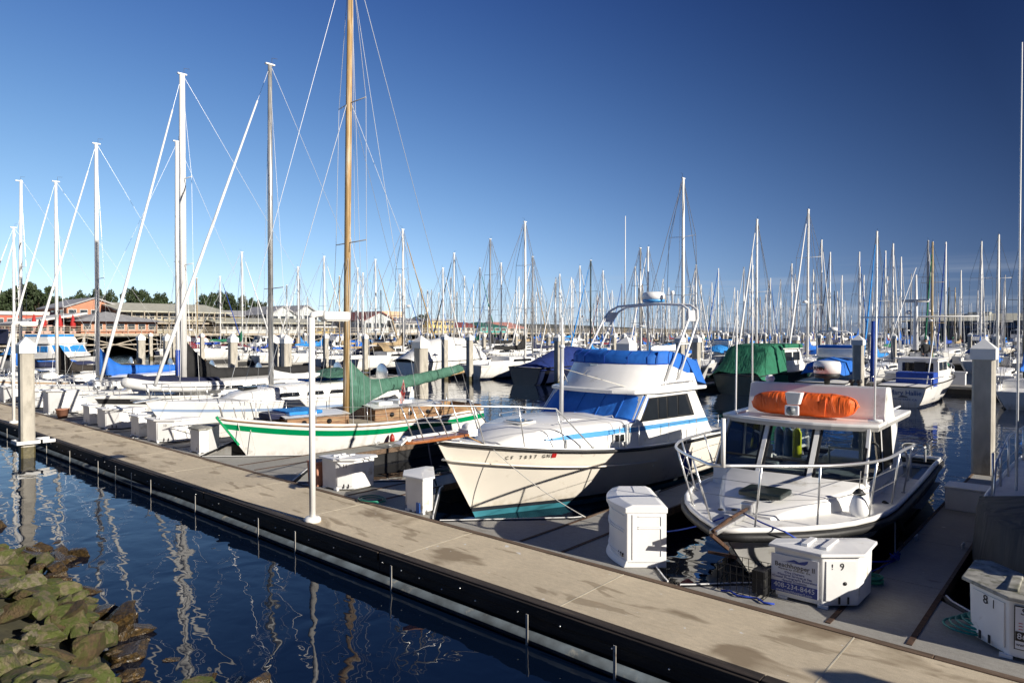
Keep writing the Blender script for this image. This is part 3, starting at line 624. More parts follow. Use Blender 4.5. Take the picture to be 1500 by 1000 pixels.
lich = M["lichen_lid"]
for (x_, y_, m_, k_, l_, lid_) in bx:
    p = at_z(x_, y_, 0)
    tt, pp, nn, _ = corner_box(Vector((p.x + (.35 if m_ > 0 else -.35), 8.68, 0)), m_, l_, h=.74 if y_ > 610 else 1.0, k=k_, lid=lich if lid_ else None, ridges=(y_ < 660))
    if y_ == 650: text("13", .11, sgnblack, tt, pp(.5, .54, .012), pp(1, 0) - pp(0, 0), up)
for (X, l_) in [(-36.6, "white dock box behind the left piling"), (-40.6, "white dock box left of the left piling")]:
    corner_box(Vector((X, 8.7, 0)), 1, l_, h=.8, k=1.2)
t = thing("planter_tub", "terracotta tub beside the tall dock box on the left", "planter", (at_z(92, 612, 0).x, 8.7, 0))
MB().lathe([(.16, 0), (.24, .34), (.26, .34), (.26, .38), (.2, .38)], n=14).build("tub", pinkp, t)
# ---- hoses, ropes, cage
def coil(name, label, cx, cy, r, n, mt, z0=.02, th=.013, seed=1, cat="hose"):
    rnd = random.Random(seed); pts = []
    for i in range(n * 14):
        a = i / 14 * 2 * math.pi; q = r * (1 + .13 * math.sin(a * .37 + seed) + rnd.uniform(-.02, .02))
        pts.append((cx + q * math.cos(a) * 1.1, cy + q * math.sin(a) * .75, z0 + th + (i / 14) * th * 1.1 + .01 * math.sin(a * 1.7)))
    o = MB().tube(pts, th, 6).build(name, mt, recalc=False); return tag(o, label, cat)
p = at_z(1272, 856, 0); coil("garden_hose", "green hose coiled on the dock to the right of box 9", p.x, p.y, .17, 7, hose)
p = at_z(1418, 925, 0)
pts = [(p.x + .25 * math.cos(a * 1.0) + a * .01, p.y + .25 * math.sin(a), .03 + .006 * a) for a in [k * .4 for k in range(80)]]
pts += [(p.x + .25 + .1 * k, p.y - .1 - .02 * k, .03) for k in range(8)]
tag(MB().tube(pts, .014, 6).build("garden_hose", mat("teal_hose", (.01, .22, .19), .4), recalc=False), "teal hose looped at the foot of box 8", "hose")
p = at_z(545, 735, 0); coil("garden_hose", "green hose lying between the two boxes left of the cruiser's bow", p.x, p.y, .28, 2, hose, seed=4)
t = thing("wire_crate", "black wire crate standing on the dock edge left of box 9", "crate", (-3.98, 8.75, 0))
wr = MB()
for zz in (.02, .14, .27, .38):
    wr.tube([(0, 0, zz), (.62, 0, zz), (.62, .4, zz), (0, .4, zz), (0, 0, zz)], .005, 4)
for k_ in range(8):
    for yy in (0, .4): wr.tube([(k_ * .0886, yy, .02), (k_ * .0886, yy, .38)], .005, 4)
for k_ in range(5):
    for xx in (0, .62): wr.tube([(xx, k_ * .1, .02), (xx, k_ * .1, .38)], .005, 4)
wr.build("wire_frame", black, t, recalc=False)
B(.42, .60, .12, .34, .03, .34, "black_tub", black, t, bevel=.01)
tag(MB().tube([(-3.2 + .12 * k, 8.72 + .05 * math.sin(k * 2.1), .02) for k in range(-6, 1)], .014, 5).build("rope_scrap", ropeb, recalc=False), "short blue rope scrap by the wire crate", "rope")
tag(MB().lathe([(.02, -.2), (.12, -.17), (.19, -.05), (.19, .06), (.1, .17), (.03, .22)], (-4.72, 9.35, -.42), 14).build("mooring_buoy", mat("faded_red_buoy", (.22, .05, .05), .5), recalc=False), "faded red buoy floating beside the dock corner", "buoy")
# white step box on the first finger
t = thing("boarding_step", "white boarding step beside the tall shaded piling", "step", (at_z(1420, 735, 0).x, 17.2, 0))
t.location = (-1.98, 16.0, 0)
B(-.46, .36, -.3, .3, .0, .42, "step_body", boxw, t, bevel=.02); B(-.48, .38, -.32, .32, .421, .46, "tread", boxw, t, bevel=.015)
# ================================================================ boat building
class Hull:
    def __init__(s, L, B, zb, zm, zs, draft=.5, rake=.9, tr=.75, m=.5, p=2.0, q0=1.2, q1=.33, mz=.6, srake=0.0, kst=None, bw=0.0):
        s.L, s.B, s.zb, s.zm, s.zs, s.draft, s.rake, s.tr, s.m, s.p, s.q0, s.q1, s.mz, s.srake, s.bw = L, B, zb, zm, zs, draft, rake, tr, m, p, q0, q1, mz, srake, bw
        s.kst = draft * .35 if kst is None else kst
    def half(s, u):
        if u < s.m: return s.B / 2 * max(0.012, s.bw + (1 - s.bw) * (1 - (1 - u / s.m) ** s.p))
        v = (u - s.m) / (1 - s.m); return s.B / 2 * (1 - (1 - s.tr) * v * v)
    def sheer(s, u):
        if u < s.mz: v = 1 - u / s.mz; return s.zm + (s.zb - s.zm) * v * v
        v = (u - s.mz) / (1 - s.mz); return s.zm + (s.zs - s.zm) * v * v
    def keel(s, u):
        k = -s.draft * min(1, .55 + 1.5 * u)
        if u > .6: k += (s.draft - s.kst) * ((u - .6) / .4) ** 1.5
        return k
    def pt(s, u, z, side=1, off=0.0):
        zs, zk = s.sheer(u), s.keel(u); h = max(0, min(1, (z - zk) / (zs - zk)))
        q = s.q1 + (s.q0 - s.q1) * (1 - u) ** 2.2
        x = s.half(u) * h ** q
        y = u * s.L + s.rake * (1 - u) ** 5 * (zs - z) / max(.3, s.zb) - s.srake * max(0, (u - .8) / .2) * (zs - z)
        return Vector((side * (x + off), y, z))
    def build(s, root, rows, mats, n=22, name="hull", split=None):
        """rows: list of (kind, value); one material index per strip between rows, from the keel up"""
        mb = MB(); us = [(i / n) ** 1.35 for i in range(n + 1)]
        zz = []
        for u in us:
            sh = s.sheer(u); col = [s.keel(u)]
            for k_, v in rows: col.append(max(col[-1] + .004, min(sh - .001, v if k_ == 'a' else sh + v)))
            col.append(sh); zz.append(col)
        nr = len(zz[0])
        for side in (1, -1):
            for r_ in range(nr - 1):
                sub = 4 if (zz[n // 2][r_ + 1] - zz[n // 2][r_]) > .25 else 1
                for k_ in range(sub):
                    rows2 = []
                    for q in (k_ / sub, (k_ + 1) / sub):
                        rows2.append([s.pt(u, zz[i][r_] * (1 - q) + zz[i][r_ + 1] * q, side) for i, u in enumerate(us)])
                    if split and r_ in split[0]:
                        vs = rows2[0] + rows2[1]; N = n + 1
                        for i in range(n):
                            zc = (rows2[0][i].z + rows2[1][i].z) / 2
                            mb.add([rows2[0][i], rows2[0][i + 1], rows2[1][i + 1], rows2[1][i]], [(0, 1, 2, 3)], split[2] if us[i] + .0 > split[1](zc) else r_, True)
                    else: mb.grid(rows2, r_)
        last = [s.pt(1, z, 1) for z in zz[-1]] + [s.pt(1, z, -1) for z in reversed(zz[-1])]
        mb.add(last, [tuple(range(len(last)))], nr - 2)
        me = mb.build(name, mats, root, recalc=False)
        bm = bmesh.new(); bm.from_mesh(me.data); bmesh.ops.remove_doubles(bm, verts=bm.verts, dist=.002); bmesh.ops.recalc_face_normals(bm, faces=bm.faces); bm.to_mesh(me.data); bm.free()
        return me
    def deck(s, root, mt, drop=.03, camber=.05, name="deck", u0=0.0, u1=1.0, inset=.02, n=14):
        rows = []
        for i in range(n + 1):
            u = u0 + (u1 - u0) * (i / n) ** 1.2; h = max(.005, s.half(u) - inset); z = s.sheer(u) - drop; y = u * s.L + (inset if u == 0 else 0)
            rows.append([(h * k, y, z + camber * (1 - k * k)) for k in (-1, -.85, -.4, 0, .4, .85, 1)])
        return MB().grid(rows).build(name, mt, root)
    def rail(s, name, mt, root, z=0.0, r=.03, off=0.0, u0=0, u1=1, n=18, k=6, squash=1.0, transom=True):
        mb = MB()
        L_ = [s.pt(u0 + (u1 - u0) * (i / n) ** 1.3, s.sheer(u0 + (u1 - u0) * (i / n) ** 1.3) , -1, off) + Vector((0, 0, z)) for i in range(n, -1, -1)]
        Rr = [Vector((-p.x, p.y, p.z)) for p in reversed(L_)]
        mb.tube(L_ + Rr[1:] + ([L_[0]] if transom and u1 >= 1 else []), r, k, squash=squash); return mb.build(name, mt, root, recalc=False)
    def lifelines(s, root, mt, h=.6, u0=.12, u1=.95, n=6, lean=0.0, inset=.08, wires=2, r=.012):
        for side in (1, -1):
            tops = []
            for i in range(n):
                u = u0 + (u1 - u0) * i / (n - 1); p = s.pt(u, s.sheer(u), side, -inset); q = p + Vector((0, -lean, h)); tops.append((p, q))
                T([p, q], r, "stanchion", mt, root, 6)
            for k_ in range(wires):
                f = 1 - k_ * .5
                MB().tube([p.lerp(q, f) for p, q in tops], .0045, 4).build("lifeline", wire, root, recalc=False)
    def pulpit(s, root, mt, h=.6, u=.14, r=.014, lean=.15, name="bow_pulpit"):
        L_ = [s.pt(u * k_, s.sheer(u * k_), -1, -.05) for k_ in (1, .5, .12)]
        a = [p + Vector((0, -lean - .0, h)) for p in L_]; c = a[-1] + Vector((-a[-1].x, -.12, 0))
        mb = MB().tube([L_[0]] + a + [c] + [Vector((-p.x, p.y, p.z)) for p in reversed(a)] + [Vector((-L_[0].x, L_[0].y, L_[0].z))], r, 6)
        for p, q in zip(L_[1:], a[1:]):
            for sx in (1, -1): mb.tube([(p.x * sx, p.y, p.z), (q.x * sx, q.y, q.z)], r, 6)
        mb.build(name, mt, root, recalc=False)
def cabin(root, st, mt, name="cabin", r=.12, tumble=.06, camber=.05):
    """st: (y, halfwidth, z_base, z_top)"""
    rows = []
    for (y, w_, z0, z1) in st:
        t = min(r, w_ * .5, max(.01, (z1 - z0) * .5)); wt = w_ - tumble * min(1, (z1 - z0) / .3)
        half_ = [(w_, z0), (wt + .3 * (w_ - wt), z1 - t), (wt - t * .3, z1 - t * .3), (wt - t, z1)]
        ln = [(-x, y, z) for x, z in half_] + [(0, y, z1 + camber * w_)] + [(x, y, z) for x, z in reversed(half_)]
        rows.append(ln)
    mb = MB().grid(rows); k = len(rows[0]); n = len(rows)
    mb.add(rows[0], [tuple(range(k))]).add(rows[-1], [tuple(range(k - 1, -1, -1))])
    return mb.build(name, mt, root)
def panes(root, pts_list, mt, name="window", t=.012, parent_frame=None):
    for pts in pts_list: MB().slab(pts, t).build(name, mt, root)
def sail_cover(root, y0, y1, z0a, z0b, hgt, mt, name="sail_cover", wd=.17, mast_up=.9, sag=.06, down=0.0, n=14):
    """stack of folded sail under canvas from the mast (y0) aft to the boom end (y1)"""
    rows = []
    for i in range(n + 1):
        v = i / n; y = y0 + (y1 - y0) * v; zb = z0a + (z0b - z0a) * v - sag * math.sin(math.pi * v)
        up_ = hgt * (1 - .45 * v) + mast_up * max(0, 1 - v * 5.0) ** 1.4; dn = down * max(0, 1 - v * 3.2) ** 1.2
        w_ = wd * (1 - .45 * v) * (1 - .35 * max(0, 1 - v * 8)) * (1 + .07 * math.sin(i * 2.1))
        if i == n: w_ *= .35; up_ *= .5
        zt = zb + up_; zl = zb - dn - .05
        ring = [(0, zl), (w_ * .45, zl + .03), (w_, zb + (zt - zb) * .28), (w_ * .72, zb + (zt - zb) * .68), (.03, zt), (-.03, zt), (-w_ * .72, zb + (zt - zb) * .68), (-w_, zb + (zt - zb) * .28), (-w_ * .45, zl + .03)]
        rows.append([(x, y + .015 * math.sin(j * 2 + i), z + .012 * math.sin(i * 1.9 + j)) for j, (x, z) in enumerate(ring)])
    k = 9; mb = MB().grid(rows, close=True); mb.add(rows[0], [tuple(range(k))]).add(rows[-1], [tuple(range(k - 1, -1, -1))])
    return mb.build(name, mt, root)
def rig(root, H, my, top, r=.075, mt=mastw, sp=(.45, .72), foot=None, stay=True, furled=None, fstop=1.0, back=True, spw=.75, shroud_r=.006, gear=True, boom=None, boomz=None, lean=0.0, furl_r=.045, split=None):
    u = my / H.L; zf = foot if foot is not None else H.sheer(u)
    ov = Vector((lean, 0, 0))
    mk = MB().tube([Vector((0, my, zf)), Vector((0, my, zf + (top - zf) * .6)) + ov * .6, Vector((0, my + .02, top)) + ov], [r, r, r * .8], 10).build("mast", mt, root, recalc=False)
    if gear:
        MB().box(-.05, .05, my - .16, my + .2, top, top + .05).build("masthead", mastw, root)
        T([(0, my + .1, top + .04), (0, my + .1, top + .28), (0, my + .32, top + .30)], .008, "wind_vane", black, root, 4)
    tips = []
    for f in sp:
        z = zf + (top - zf) * f; w_ = spw * (1.15 - .4 * f); o = ov * f
        T([Vector((-w_, my + .12, z + .03)) + o, Vector((0, my, z)) + o, Vector((w_, my + .12, z + .03)) + o], .018, "spreader", mt if mt is not mastwood else strapm, root, 5); tips.append((z, w_))
    for sx in (1, -1):
        c = H.pt(u, H.sheer(u), sx, -.03) + Vector((0, .12, 0)); line = [c] + [Vector((sx * w_, my + .12, z + .03)) + ov * f for (z, w_), f in zip(tips, sp)] + [Vector((0, my, top - .05)) + ov]
        T(line, shroud_r, "shroud", wire, root, 4)
        if tips:
            z, w_ = tips[0]; c2 = H.pt(u - .05, H.sheer(u - .05), sx, -.03); T([c2, Vector((0, my, z - .1)) + ov * sp[0]], shroud_r, "shroud", wire, root, 4)
    ft = zf + (top - zf) * fstop
    if stay:
        bowp = Vector((0, .12, H.sheer(0) + .03)); tp = Vector((0, my - .05, ft)) + ov * fstop
        T([bowp, tp], shroud_r, "forestay", wire, root, 4)
        if furled:
            MB().tube([bowp.lerp(tp, .04), bowp.lerp(tp, .2), bowp.lerp(tp, .9)], [furl_r, furl_r * 1.15, furl_r * .5], 7).build("furled_headsail", furled, root, recalc=False)
    if back: T([Vector((0, H.L - .05, H.sheer(1))), Vector((0, my + .05, top)) + ov], shroud_r, "backstay", wire, root, 4)
    if boom:
        T([(0, my + .05, boomz), (0, my + boom, boomz + .05)], .055, "boom", mt, root, 8)
def place(name, label, bow, stern, cat="boat", group=None):
    d = Vector((stern[0] - bow[0], stern[1] - bow[1])); rz = math.atan2(-d.x, d.y)
    return thing(name, label, cat, (bow[0], bow[1], WZ), rz, group), d.length
def fender(x, y, z, label, r=.12, l=.5, mt=None, blue=False):
    t = thing("fender", label, "fender", (x, y, z))
    MB().lathe([(.03, l), (r * .7, l * .92), (r, l * .78), (r, l * .2), (r * .7, .06), (.03, 0)], n=12).build("body", mt or plast, t)
    T([(0, 0, l), (0, 0, l + .5)], .008, "rope", ropew, t, 4); return t
# ---------------------------------------------------------------- the cream cruiser
root, L = place("cabin_cruiser", "cream flybridge cabin cruiser with blue canvas covers and a radar arch", (-10.2, 9.3), (-9.6, 19.0))
H = Hull(L, 3.65, 1.72, 1.18, 1.12, draft=.75, rake=1.05, tr=.90, m=.52, p=2.3, q0=1.25, q1=.20, mz=.75)
H.build(root, [('a', .13), ('a', .22), ('s', -.10)], [tealb, bottom, cream, cream], n=30)
H.rail("rub_rail", black, root, z=-.015, r=.038, off=.012, k=8)
H.rail("spray_moulding", cream, root, z=-.36, r=.02, off=-.10, u0=.02, u1=.55, transom=False)
H.rail("toe_rail", white, root, z=.02, r=.025, off=-.04)
H.deck(root, deckw, drop=.01, camber=.03)
cabin(root, [(1.35, .35, 1.45, 1.58), (1.65, .72, 1.42, 1.74), (2.1, 1.0, 1.36, 1.82), (2.8, 1.24, 1.30, 1.86), (3.7, 1.40, 1.22, 1.86), (4.7, 1.47, 1.15, 1.84), (5.2, 1.48, 1.15, 1.82)], white, "trunk", r=.1)
# saloon: side walls with window bands, raked aft wing
sal = MB()
for sx in (1, -1):
    sal.slab([(sx * 1.50, 4.4, 1.14), (sx * 1.50, 8.55, 1.14), (sx * 1.50, 8.3, 1.30), (sx * 1.46, 7.5, 2.42), (sx * 1.46, 5.3, 2.42), (sx * 1.50, 4.75, 1.80), (sx * 1.50, 4.4, 1.80)], .05)
sal.slab([(-1.47, 7.48, 1.14), (1.47, 7.48, 1.14), (1.44, 7.48, 2.4), (-1.44, 7.48, 2.4)], .04)
sal.slab([(-1.44, 4.76, 1.80), (1.44, 4.76, 1.80), (1.40, 5.26, 2.40), (-1.40, 5.26, 2.40)], .04)
sal.build("saloon_wall", white, root)
for sx in (1, -1):
    ed = [4.98, 5.7, 6.1, 6.6, 7.25]
    MB().slab([(sx * 1.524, 4.92, 1.80), (sx * 1.524, 7.42, 1.76), (sx * 1.494, 7.12, 2.34), (sx * 1.494, 5.36, 2.34)], .014).build("window_frame", black, root)
    for a, b_ in zip(ed[:-1], ed[1:]):
        da = .36 if a == ed[0] else .03; db = .24 if b_ == ed[-1] else .0
        MB().slab([(sx * 1.536, a + .03, 1.83), (sx * 1.536, b_ - .01, 1.80), (sx * 1.508, b_ - .03 - db, 2.31), (sx * 1.508, a + .03 + da, 2.31)], .012).build("window", glass, root)
    MB().slab([(sx * 1.532, 4.5, 1.60), (sx * 1.532, 8.12, 1.54), (sx * 1.532, 8.05, 1.65), (sx * 1.532, 4.5, 1.71)], .010).build("blue_stripe", ltblue, root)
    st_ = MB()
    for (ya, wa), (yb, wb) in zip([(2.15, 1.03), (2.8, 1.24), (3.7, 1.40), (4.5, 1.455)], [(2.8, 1.24), (3.7, 1.40), (4.5, 1.455), (4.75, 1.468)]):
        st_.slab([(sx * (wa + .0), ya, 1.60 if ya > 2.2 else 1.63), (sx * (wb + .0), yb, 1.60), (sx * (wb - .012), yb, 1.71), (sx * (wa - .012), ya, 1.71 if ya > 2.2 else 1.66)], .03)
    st_.build("blue_stripe", ltblue, root)
    for (y0_, y1_, w0, w1, g_) in [(2.65, 3.0, 1.215, 1.285, alum), (4.05, 4.35, 1.43, 1.455, glass)]:
        MB().slab([(sx * (w0 + .012), y0_ - .05, 1.40), (sx * (w1 + .012), y1_ + .05, 1.39), (sx * (w1 + .0), y1_ + .05, 1.60), (sx * (w0 + .0), y0_ - .05, 1.61)], .03).build("port_frame", white, root, bevel=.01)
        MB().slab([(sx * (w0 + .03), y0_, 1.43), (sx * (w1 + .03), y1_, 1.42), (sx * (w1 + .018), y1_, 1.57), (sx * (w0 + .018), y0_, 1.58)], .02).build("porthole", g_, root)
# blue windscreen cover, wraps the front corner
rows = []
for k_ in range(7):
    f = k_ / 6
    rows.append([(-1.50 + .04 * f, 5.35 + .35 * f, 1.80 + .58 * f), (-1.46 + .03 * f, 4.74 + .50 * f, 1.80 + .59 * f)] + [(x, 4.62 + .55 * f + .04 * abs(x) + .018 * math.sin(x * 9 + f * 3), 1.79 + .60 * f) for x in (-1.1, -.7, -.35, 0, .35, .7, 1.1)] + [(1.46 - .03 * f, 4.74 + .50 * f, 1.79 + .60 * f), (1.53 - .035 * f, 4.95 + .42 * f, 1.80 + .58 * f)])
MB().grid(rows).build("windscreen_cover", bluec, root)
for x_ in (-.9, -.3, .35, .95):
    MB().tube([(x_, 4.62 + .55 * f + .04 * abs(x_) - .012, 1.80 + .60 * f) for f in (0, .5, 1)], .010, 4).build("cover_seam", bluec, root, recalc=False)
T([(-1.1, 4.64, 1.82), (1.1, 4.64, 1.82), (1.47, 4.73, 1.83)], .014, "cover_hem", royal, root, 5)
# brow and flybridge
def outl(yf, w_, ya, yc, dz):
    return [(w_, ya), (w_, yc), (w_ * .97, yc - .45), (w_ * .82, yf + .28), (w_ * .5, yf + .06), (0, yf), (-w_ * .5, yf + .06), (-w_ * .82, yf + .28), (-w_ * .97, yc - .45), (-w_, yc), (-w_, ya)]
MB().prism(outl(4.72, 1.62, 7.9, 5.9, 0), 2.43, 2.52).build("brow", white, root, bevel=.03, seg=3)
o0, o1, o2 = outl(4.95, 1.42, 7.75, 6.1, 0), outl(5.55, 1.36, 7.45, 6.4, 0), outl(5.78, 1.34, 7.3, 6.5, 0)
rows = [[(x, y, 2.52) for x, y in o0], [(x * .99 + 0, (y + y2) / 2 - .02, 2.84) for (x, y), (x2, y2) in zip(o0, o1)], [(x, y, 3.14 - (.28 if i in (0, 10) else 0)) for i, (x, y) in enumerate(o1)]]
MB().grid(rows).build("flybridge_fairing", white, root)
rows = [[(x * 1.012, y - .015 if abs(x) < 1.3 else y, 3.12 - (.30 if i in (0, 10) else 0)) for i, (x, y) in enumerate(o1)], [(x * 1.01, y, 3.32 - (.24 if i in (0, 10) else 0)) for i, (x, y) in enumerate(o1)], [(x, y, 3.44 - (.16 if i in (0, 10) else 0)) for i, (x, y) in enumerate(o2)], [(x * .94, y * .96 + 6.6 * .04, 3.455 - (.1 if i in (0, 10) else 0)) for i, (x, y) in enumerate(o2)], [(x * .6, y * .7 + 6.6 * .3, 3.42) for x, y in o2], [(x * .1, 6.6, 3.41) for x, y in o2]]
MB().grid(rows).build("flybridge_cover", bluec, root)
for (x, y), (x2, y2) in list(zip(o1, o2))[1:-1]:
    MB().tube([(x * 1.02, y - .015, 3.13), (x * 1.018, y - .01, 3.31), (x2 * 1.008, y2 - .008, 3.44)], .008, 4).build("cover_seam", royal, root, recalc=False)
T([(x * 1.016, y - .02, 3.125) for x, y in o1[1:-1]], .013, "cover_hem", royal, root, 5)
MB().slab([(1.36, 7.2, 3.3), (1.42, 7.75, 2.62), (1.44, 8.15, 2.53), (1.40, 7.75, 3.15)], .03).slab([(-1.36, 7.2, 3.3), (-1.42, 7.75, 2.62), (-1.44, 8.15, 2.53), (-1.40, 7.75, 3.15)], .03).slab([(-1.42, 7.7, 3.2), (1.42, 7.7, 3.2), (1.44, 8.1, 2.55), (-1.44, 8.1, 2.55)], .03).build("aft_curtain", bluec, root)
for dy in (0, .45):
    P = [(1.46, 6.15 + dy * 1.3, 2.72), (1.40, 7.35 + dy, 4.28), (1.30, 7.5 + dy, 4.52), (1.05, 7.58 + dy, 4.66), (0, 7.62 + dy, 4.72), (-1.05, 7.58 + dy, 4.66), (-1.30, 7.5 + dy, 4.52), (-1.40, 7.35 + dy, 4.28), (-1.46, 6.15 + dy * 1.3, 2.72)]
    T(P, .032, "radar_arch_hoop", alum, root, 8)
br = MB()
for sx in (1, -1):
    br.tube([(sx * 1.42, 6.85, 3.62), (sx * 1.42, 7.35, 3.62)], .02, 6).slab([(sx * 1.36, 7.3, 4.22), (sx * 1.36, 7.75, 4.22), (sx * 1.25, 7.9, 4.5), (sx * 1.25, 7.45, 4.5)], .02)
br.tube([(.3, 7.6, 4.72), (.3, 8.05, 4.72)], .02, 6).tube([(-.3, 7.6, 4.72), (-.3, 8.05, 4.72)], .02, 6).build("arch_brace", alum, root, recalc=False)
d_ = MB().lathe([(.28, 4.76), (.31, 4.80), (.31, 4.84)], (0, 7.82, 0), 20).build("radar_base", ltblue, root)
d_ = MB().lathe([(.31, 4.842), (.315, 4.95), (.29, 5.03), (.2, 5.05)], (0, 7.82, 0), 20).build("radar_dome", plast, root)
T([(-.55, 7.9, 4.7), (-.55, 7.9, 5.2)], .012, "aerial", black, root, 5)
MB().lathe([(.03, 4.72), (.03, 4.95), (.06, 4.97), (.05, 5.06)], (.62, 7.8, 0), 8).build("anchor_light", plast, root)
T([(-1.1, 8.0, 4.68), (-1.13, 8.05, 7.35)], [.02, .012], "whip_aerial", plast, root, 6)
MB().tube([(1.50, 6.0, 2.60), (1.52, 6.02, 2.66), (1.52, 7.35, 2.66), (1.50, 7.37, 2.60)], .013, 6).build("grab_rail", steel, root, recalc=False)
dd = MB()
for x0_ in (-.35, -.22): dd.tube([(x0_, 5.56, 3.08), (x0_ - .12, 5.25, 2.84)], .012, 5)
dd.box(-.42, -.18, 5.49, 5.56, 3.02, 3.10).build("horn", steel, root, recalc=False)
T([(0, 3.85, 1.86), (0, 3.87, 3.55)], .052, "short_mast", mat("mast_light_grey", (.55, .56, .57), .4, .3, var=.05), root, 12)
MB().lathe([(.075, 3.55), (.075, 3.6), (.06, 3.62)], (0, 3.87, 0), 12).build("mast_collar", alum, root)
T([(0, 3.87, 3.62), (0, 3.87, 4.28)], .034, "mast_extension", alum, root, 8)
T([(.03, 3.88, 3.05), (1.0, 5.3, 2.55)], .012, "mast_brace", ropew, root, 5)
T([(-.03, 3.88, 3.05), (-1.0, 5.3, 2.55)], .012, "mast_brace", ropew, root, 5)
B(-.28, .28, 2.15, 2.66, 1.89, 1.93, "deck_hatch", white, root, bevel=.02); B(-.23, .23, 2.2, 2.61, 1.931, 1.945, "hatch_pane", glass, root)
for sx in (1, -1):
    MB().tube([(sx * .95, 2.7, 1.93), (sx * .98, 2.72, 1.98), (sx * 1.18, 4.3, 1.98), (sx * 1.19, 4.32, 1.93)], .012, 6).build("hand_rail", steel, root, recalc=False)
# bow platform, windlass, pulpit rail
pp = MB(); pl_ = [(-.17, .75), (-.20, -.35), (-.16, -.70), (-.08, -.82), (.08, -.82), (.16, -.70), (.20, -.35), (.17, .75)]
pp.prism([(x, y) for x, y in pl_], 1.77, 1.825).build("bow_platform", teak, root, bevel=.012)
MB().lathe([(.075, -.12), (.10, -.06), (.10, .06), (.075, .12)], (0, .85, 1.92), 12, axis='X').box(-.16, .16, .72, .98, 1.76, 1.90).build("windlass", plast, root, bevel=0)
MB().tube([(0, -.85, 1.86), (0, -.5, 1.88), (0, .5, 1.88)], .035, 8).tube([(-.10, -.74, 1.87), (.10, -.74, 1.87)], .05, 8).slab([(-.12, -.95, 1.78), (.12, -.95, 1.78), (.05, -.70, 1.90), (-.05, -.70, 1.90)], .03).build("anchor", alum, root, recalc=False)
rl = []
for sx in (1, -1):
    base = [Vector((sx * .17, -.45, 1.83)), Vector((sx * .19, .15, 1.83))] + [H.pt(u, H.sheer(u), sx, -.06) for u in (.085, .16, .25)]
    topz = [2.52, 2.50, 2.46, 2.41, 2.33]; ty = [-.75, -.28, .42, 1.28, 2.1]; tx = [.18, .28, .66, 1.07, 1.36]
    tp = [Vector((sx * tx[i], ty[i], topz[i])) for i in range(5)]
    for p, q in zip(base, tp): T([p, q], .014, "rail_stanchion", steel, root, 6)
    rl.append(tp + [H.pt(.325, H.sheer(.325), sx, -.06)])
T(list(reversed(rl[1])) + [Vector((0, -.9, 2.53))] + rl[0], .016, "bow_rail", steel, root, 8)
MB().tube([(x * .98, y + .02, z - .33) for x, y, z in [tuple(p) for p in rl[0][:-1]]], .006, 4).build("rail_wire", wire, root, recalc=False)
MB().tube([(x * .98, y + .02, z - .33) for x, y, z in [tuple(p) for p in rl[1][:-1]]], .006, 4).build("rail_wire", wire, root, recalc=False)
for u in (.40, .47, .60, .74, .87):
    for sx in (1, -1):
        p = H.pt(u, H.sheer(u), sx, -.07); T([p, p + Vector((0, 0, .52))], .012, "stanchion", steel, root, 6)
for sx in (1, -1):
    T([H.pt(u, H.sheer(u), sx, -.07) + Vector((0, 0, .5)) for u in (.40, .47, .60, .74, .87)], .005, "side_wire", wire, root, 4)
yy = 1.18
for ch in "CF 7037 GN":
    u = yy / L; z_ = 1.33
    if ch != " ":
        a = H.pt(u - .004, z_, 1, .012); b_ = H.pt(u + .004, z_, 1, .012); upv = H.pt(u, z_ + .03, 1, .012) - H.pt(u, z_ - .03, 1, .012)
        c_ = H.pt(u, z_, 1, .016); text(ch, .125, sgnblack, root, c_, b_ - a, upv, name="registration_mark", sx=.85)
    yy += .098 if ch != " " else .075
u = (yy + .02) / L; a = H.pt(u - .004, 1.33, 1, .012); b_ = H.pt(u + .004, 1.33, 1, .012); dx_ = (b_ - a).normalized(); uv = (H.pt(u, 1.36, 1, .012) - H.pt(u, 1.30, 1, .012)).normalized(); c_ = H.pt(u, 1.33, 1, .014)
MB().slab([c_ - dx_ * .05 - uv * .05, c_ + dx_ * .05 - uv * .05, c_ + dx_ * .05 + uv * .05, c_ - dx_ * .05 + uv * .05], .006).build("sticker", sgnred, root)
for u_ in (.05, .33, .62, .93):
    for sx in (1, -1):
        p = H.pt(u_, H.sheer(u_), sx, -.16); MB().tube([(p.x, p.y - .10, p.z + .06), (p.x, p.y + .10, p.z + .06)], .013, 5).tube([(p.x, p.y - .03, p.z), (p.x, p.y - .03, p.z + .06)], .012, 5).tube([(p.x, p.y + .03, p.z), (p.x, p.y + .03, p.z + .06)], .012, 5).build("cleat", steel, root, recalc=False)
for u_, z_ in ((.30, .95), (.55, .72), (.78, .62)):
    p = H.pt(u_, z_, 1, .0); MB().lathe([(.030, -.01), (.030, .012)], (p.x, p.y, p.z), 10, axis='X').build("drain_fitting", steel, root)
RC = root
# mooring lines of the cruiser
def W(root, p): return root.matrix_basis @ Vector(p)
bpy.context.view_layer.update()
q = at_z(858, 758, .02)
tag(MB().tube(arc(W(RC, (.62, .9, 1.6)), q, .10, 14), .009, 5).build("mooring_line", ropew, recalc=False), "white mooring line from the cream cruiser's bow down to the finger dock", "rope")
tag(MB().tube(arc(W(RC, (.3, .55, 1.82)), W(RC, (.62, .9, 1.6)), .01, 4), .014, 6).build("mooring_line", ropet, recalc=False), "short tan rope end hanging over the cruiser's bow rail", "rope")
tag(MB().tube(arc(W(RC, (-.15, -.1, 1.78)), Vector((-11.4, 10.4, .03)), .12, 12), .016, 6).build("mooring_line", navyc, recalc=False), "dark blue mooring line from the cruiser's bow platform to the left finger dock", "rope")
fender(-7.72, 15.2, .02, "blue fender hanging at the cruiser's side by the finger dock", mt=royal, r=.13, l=.6)
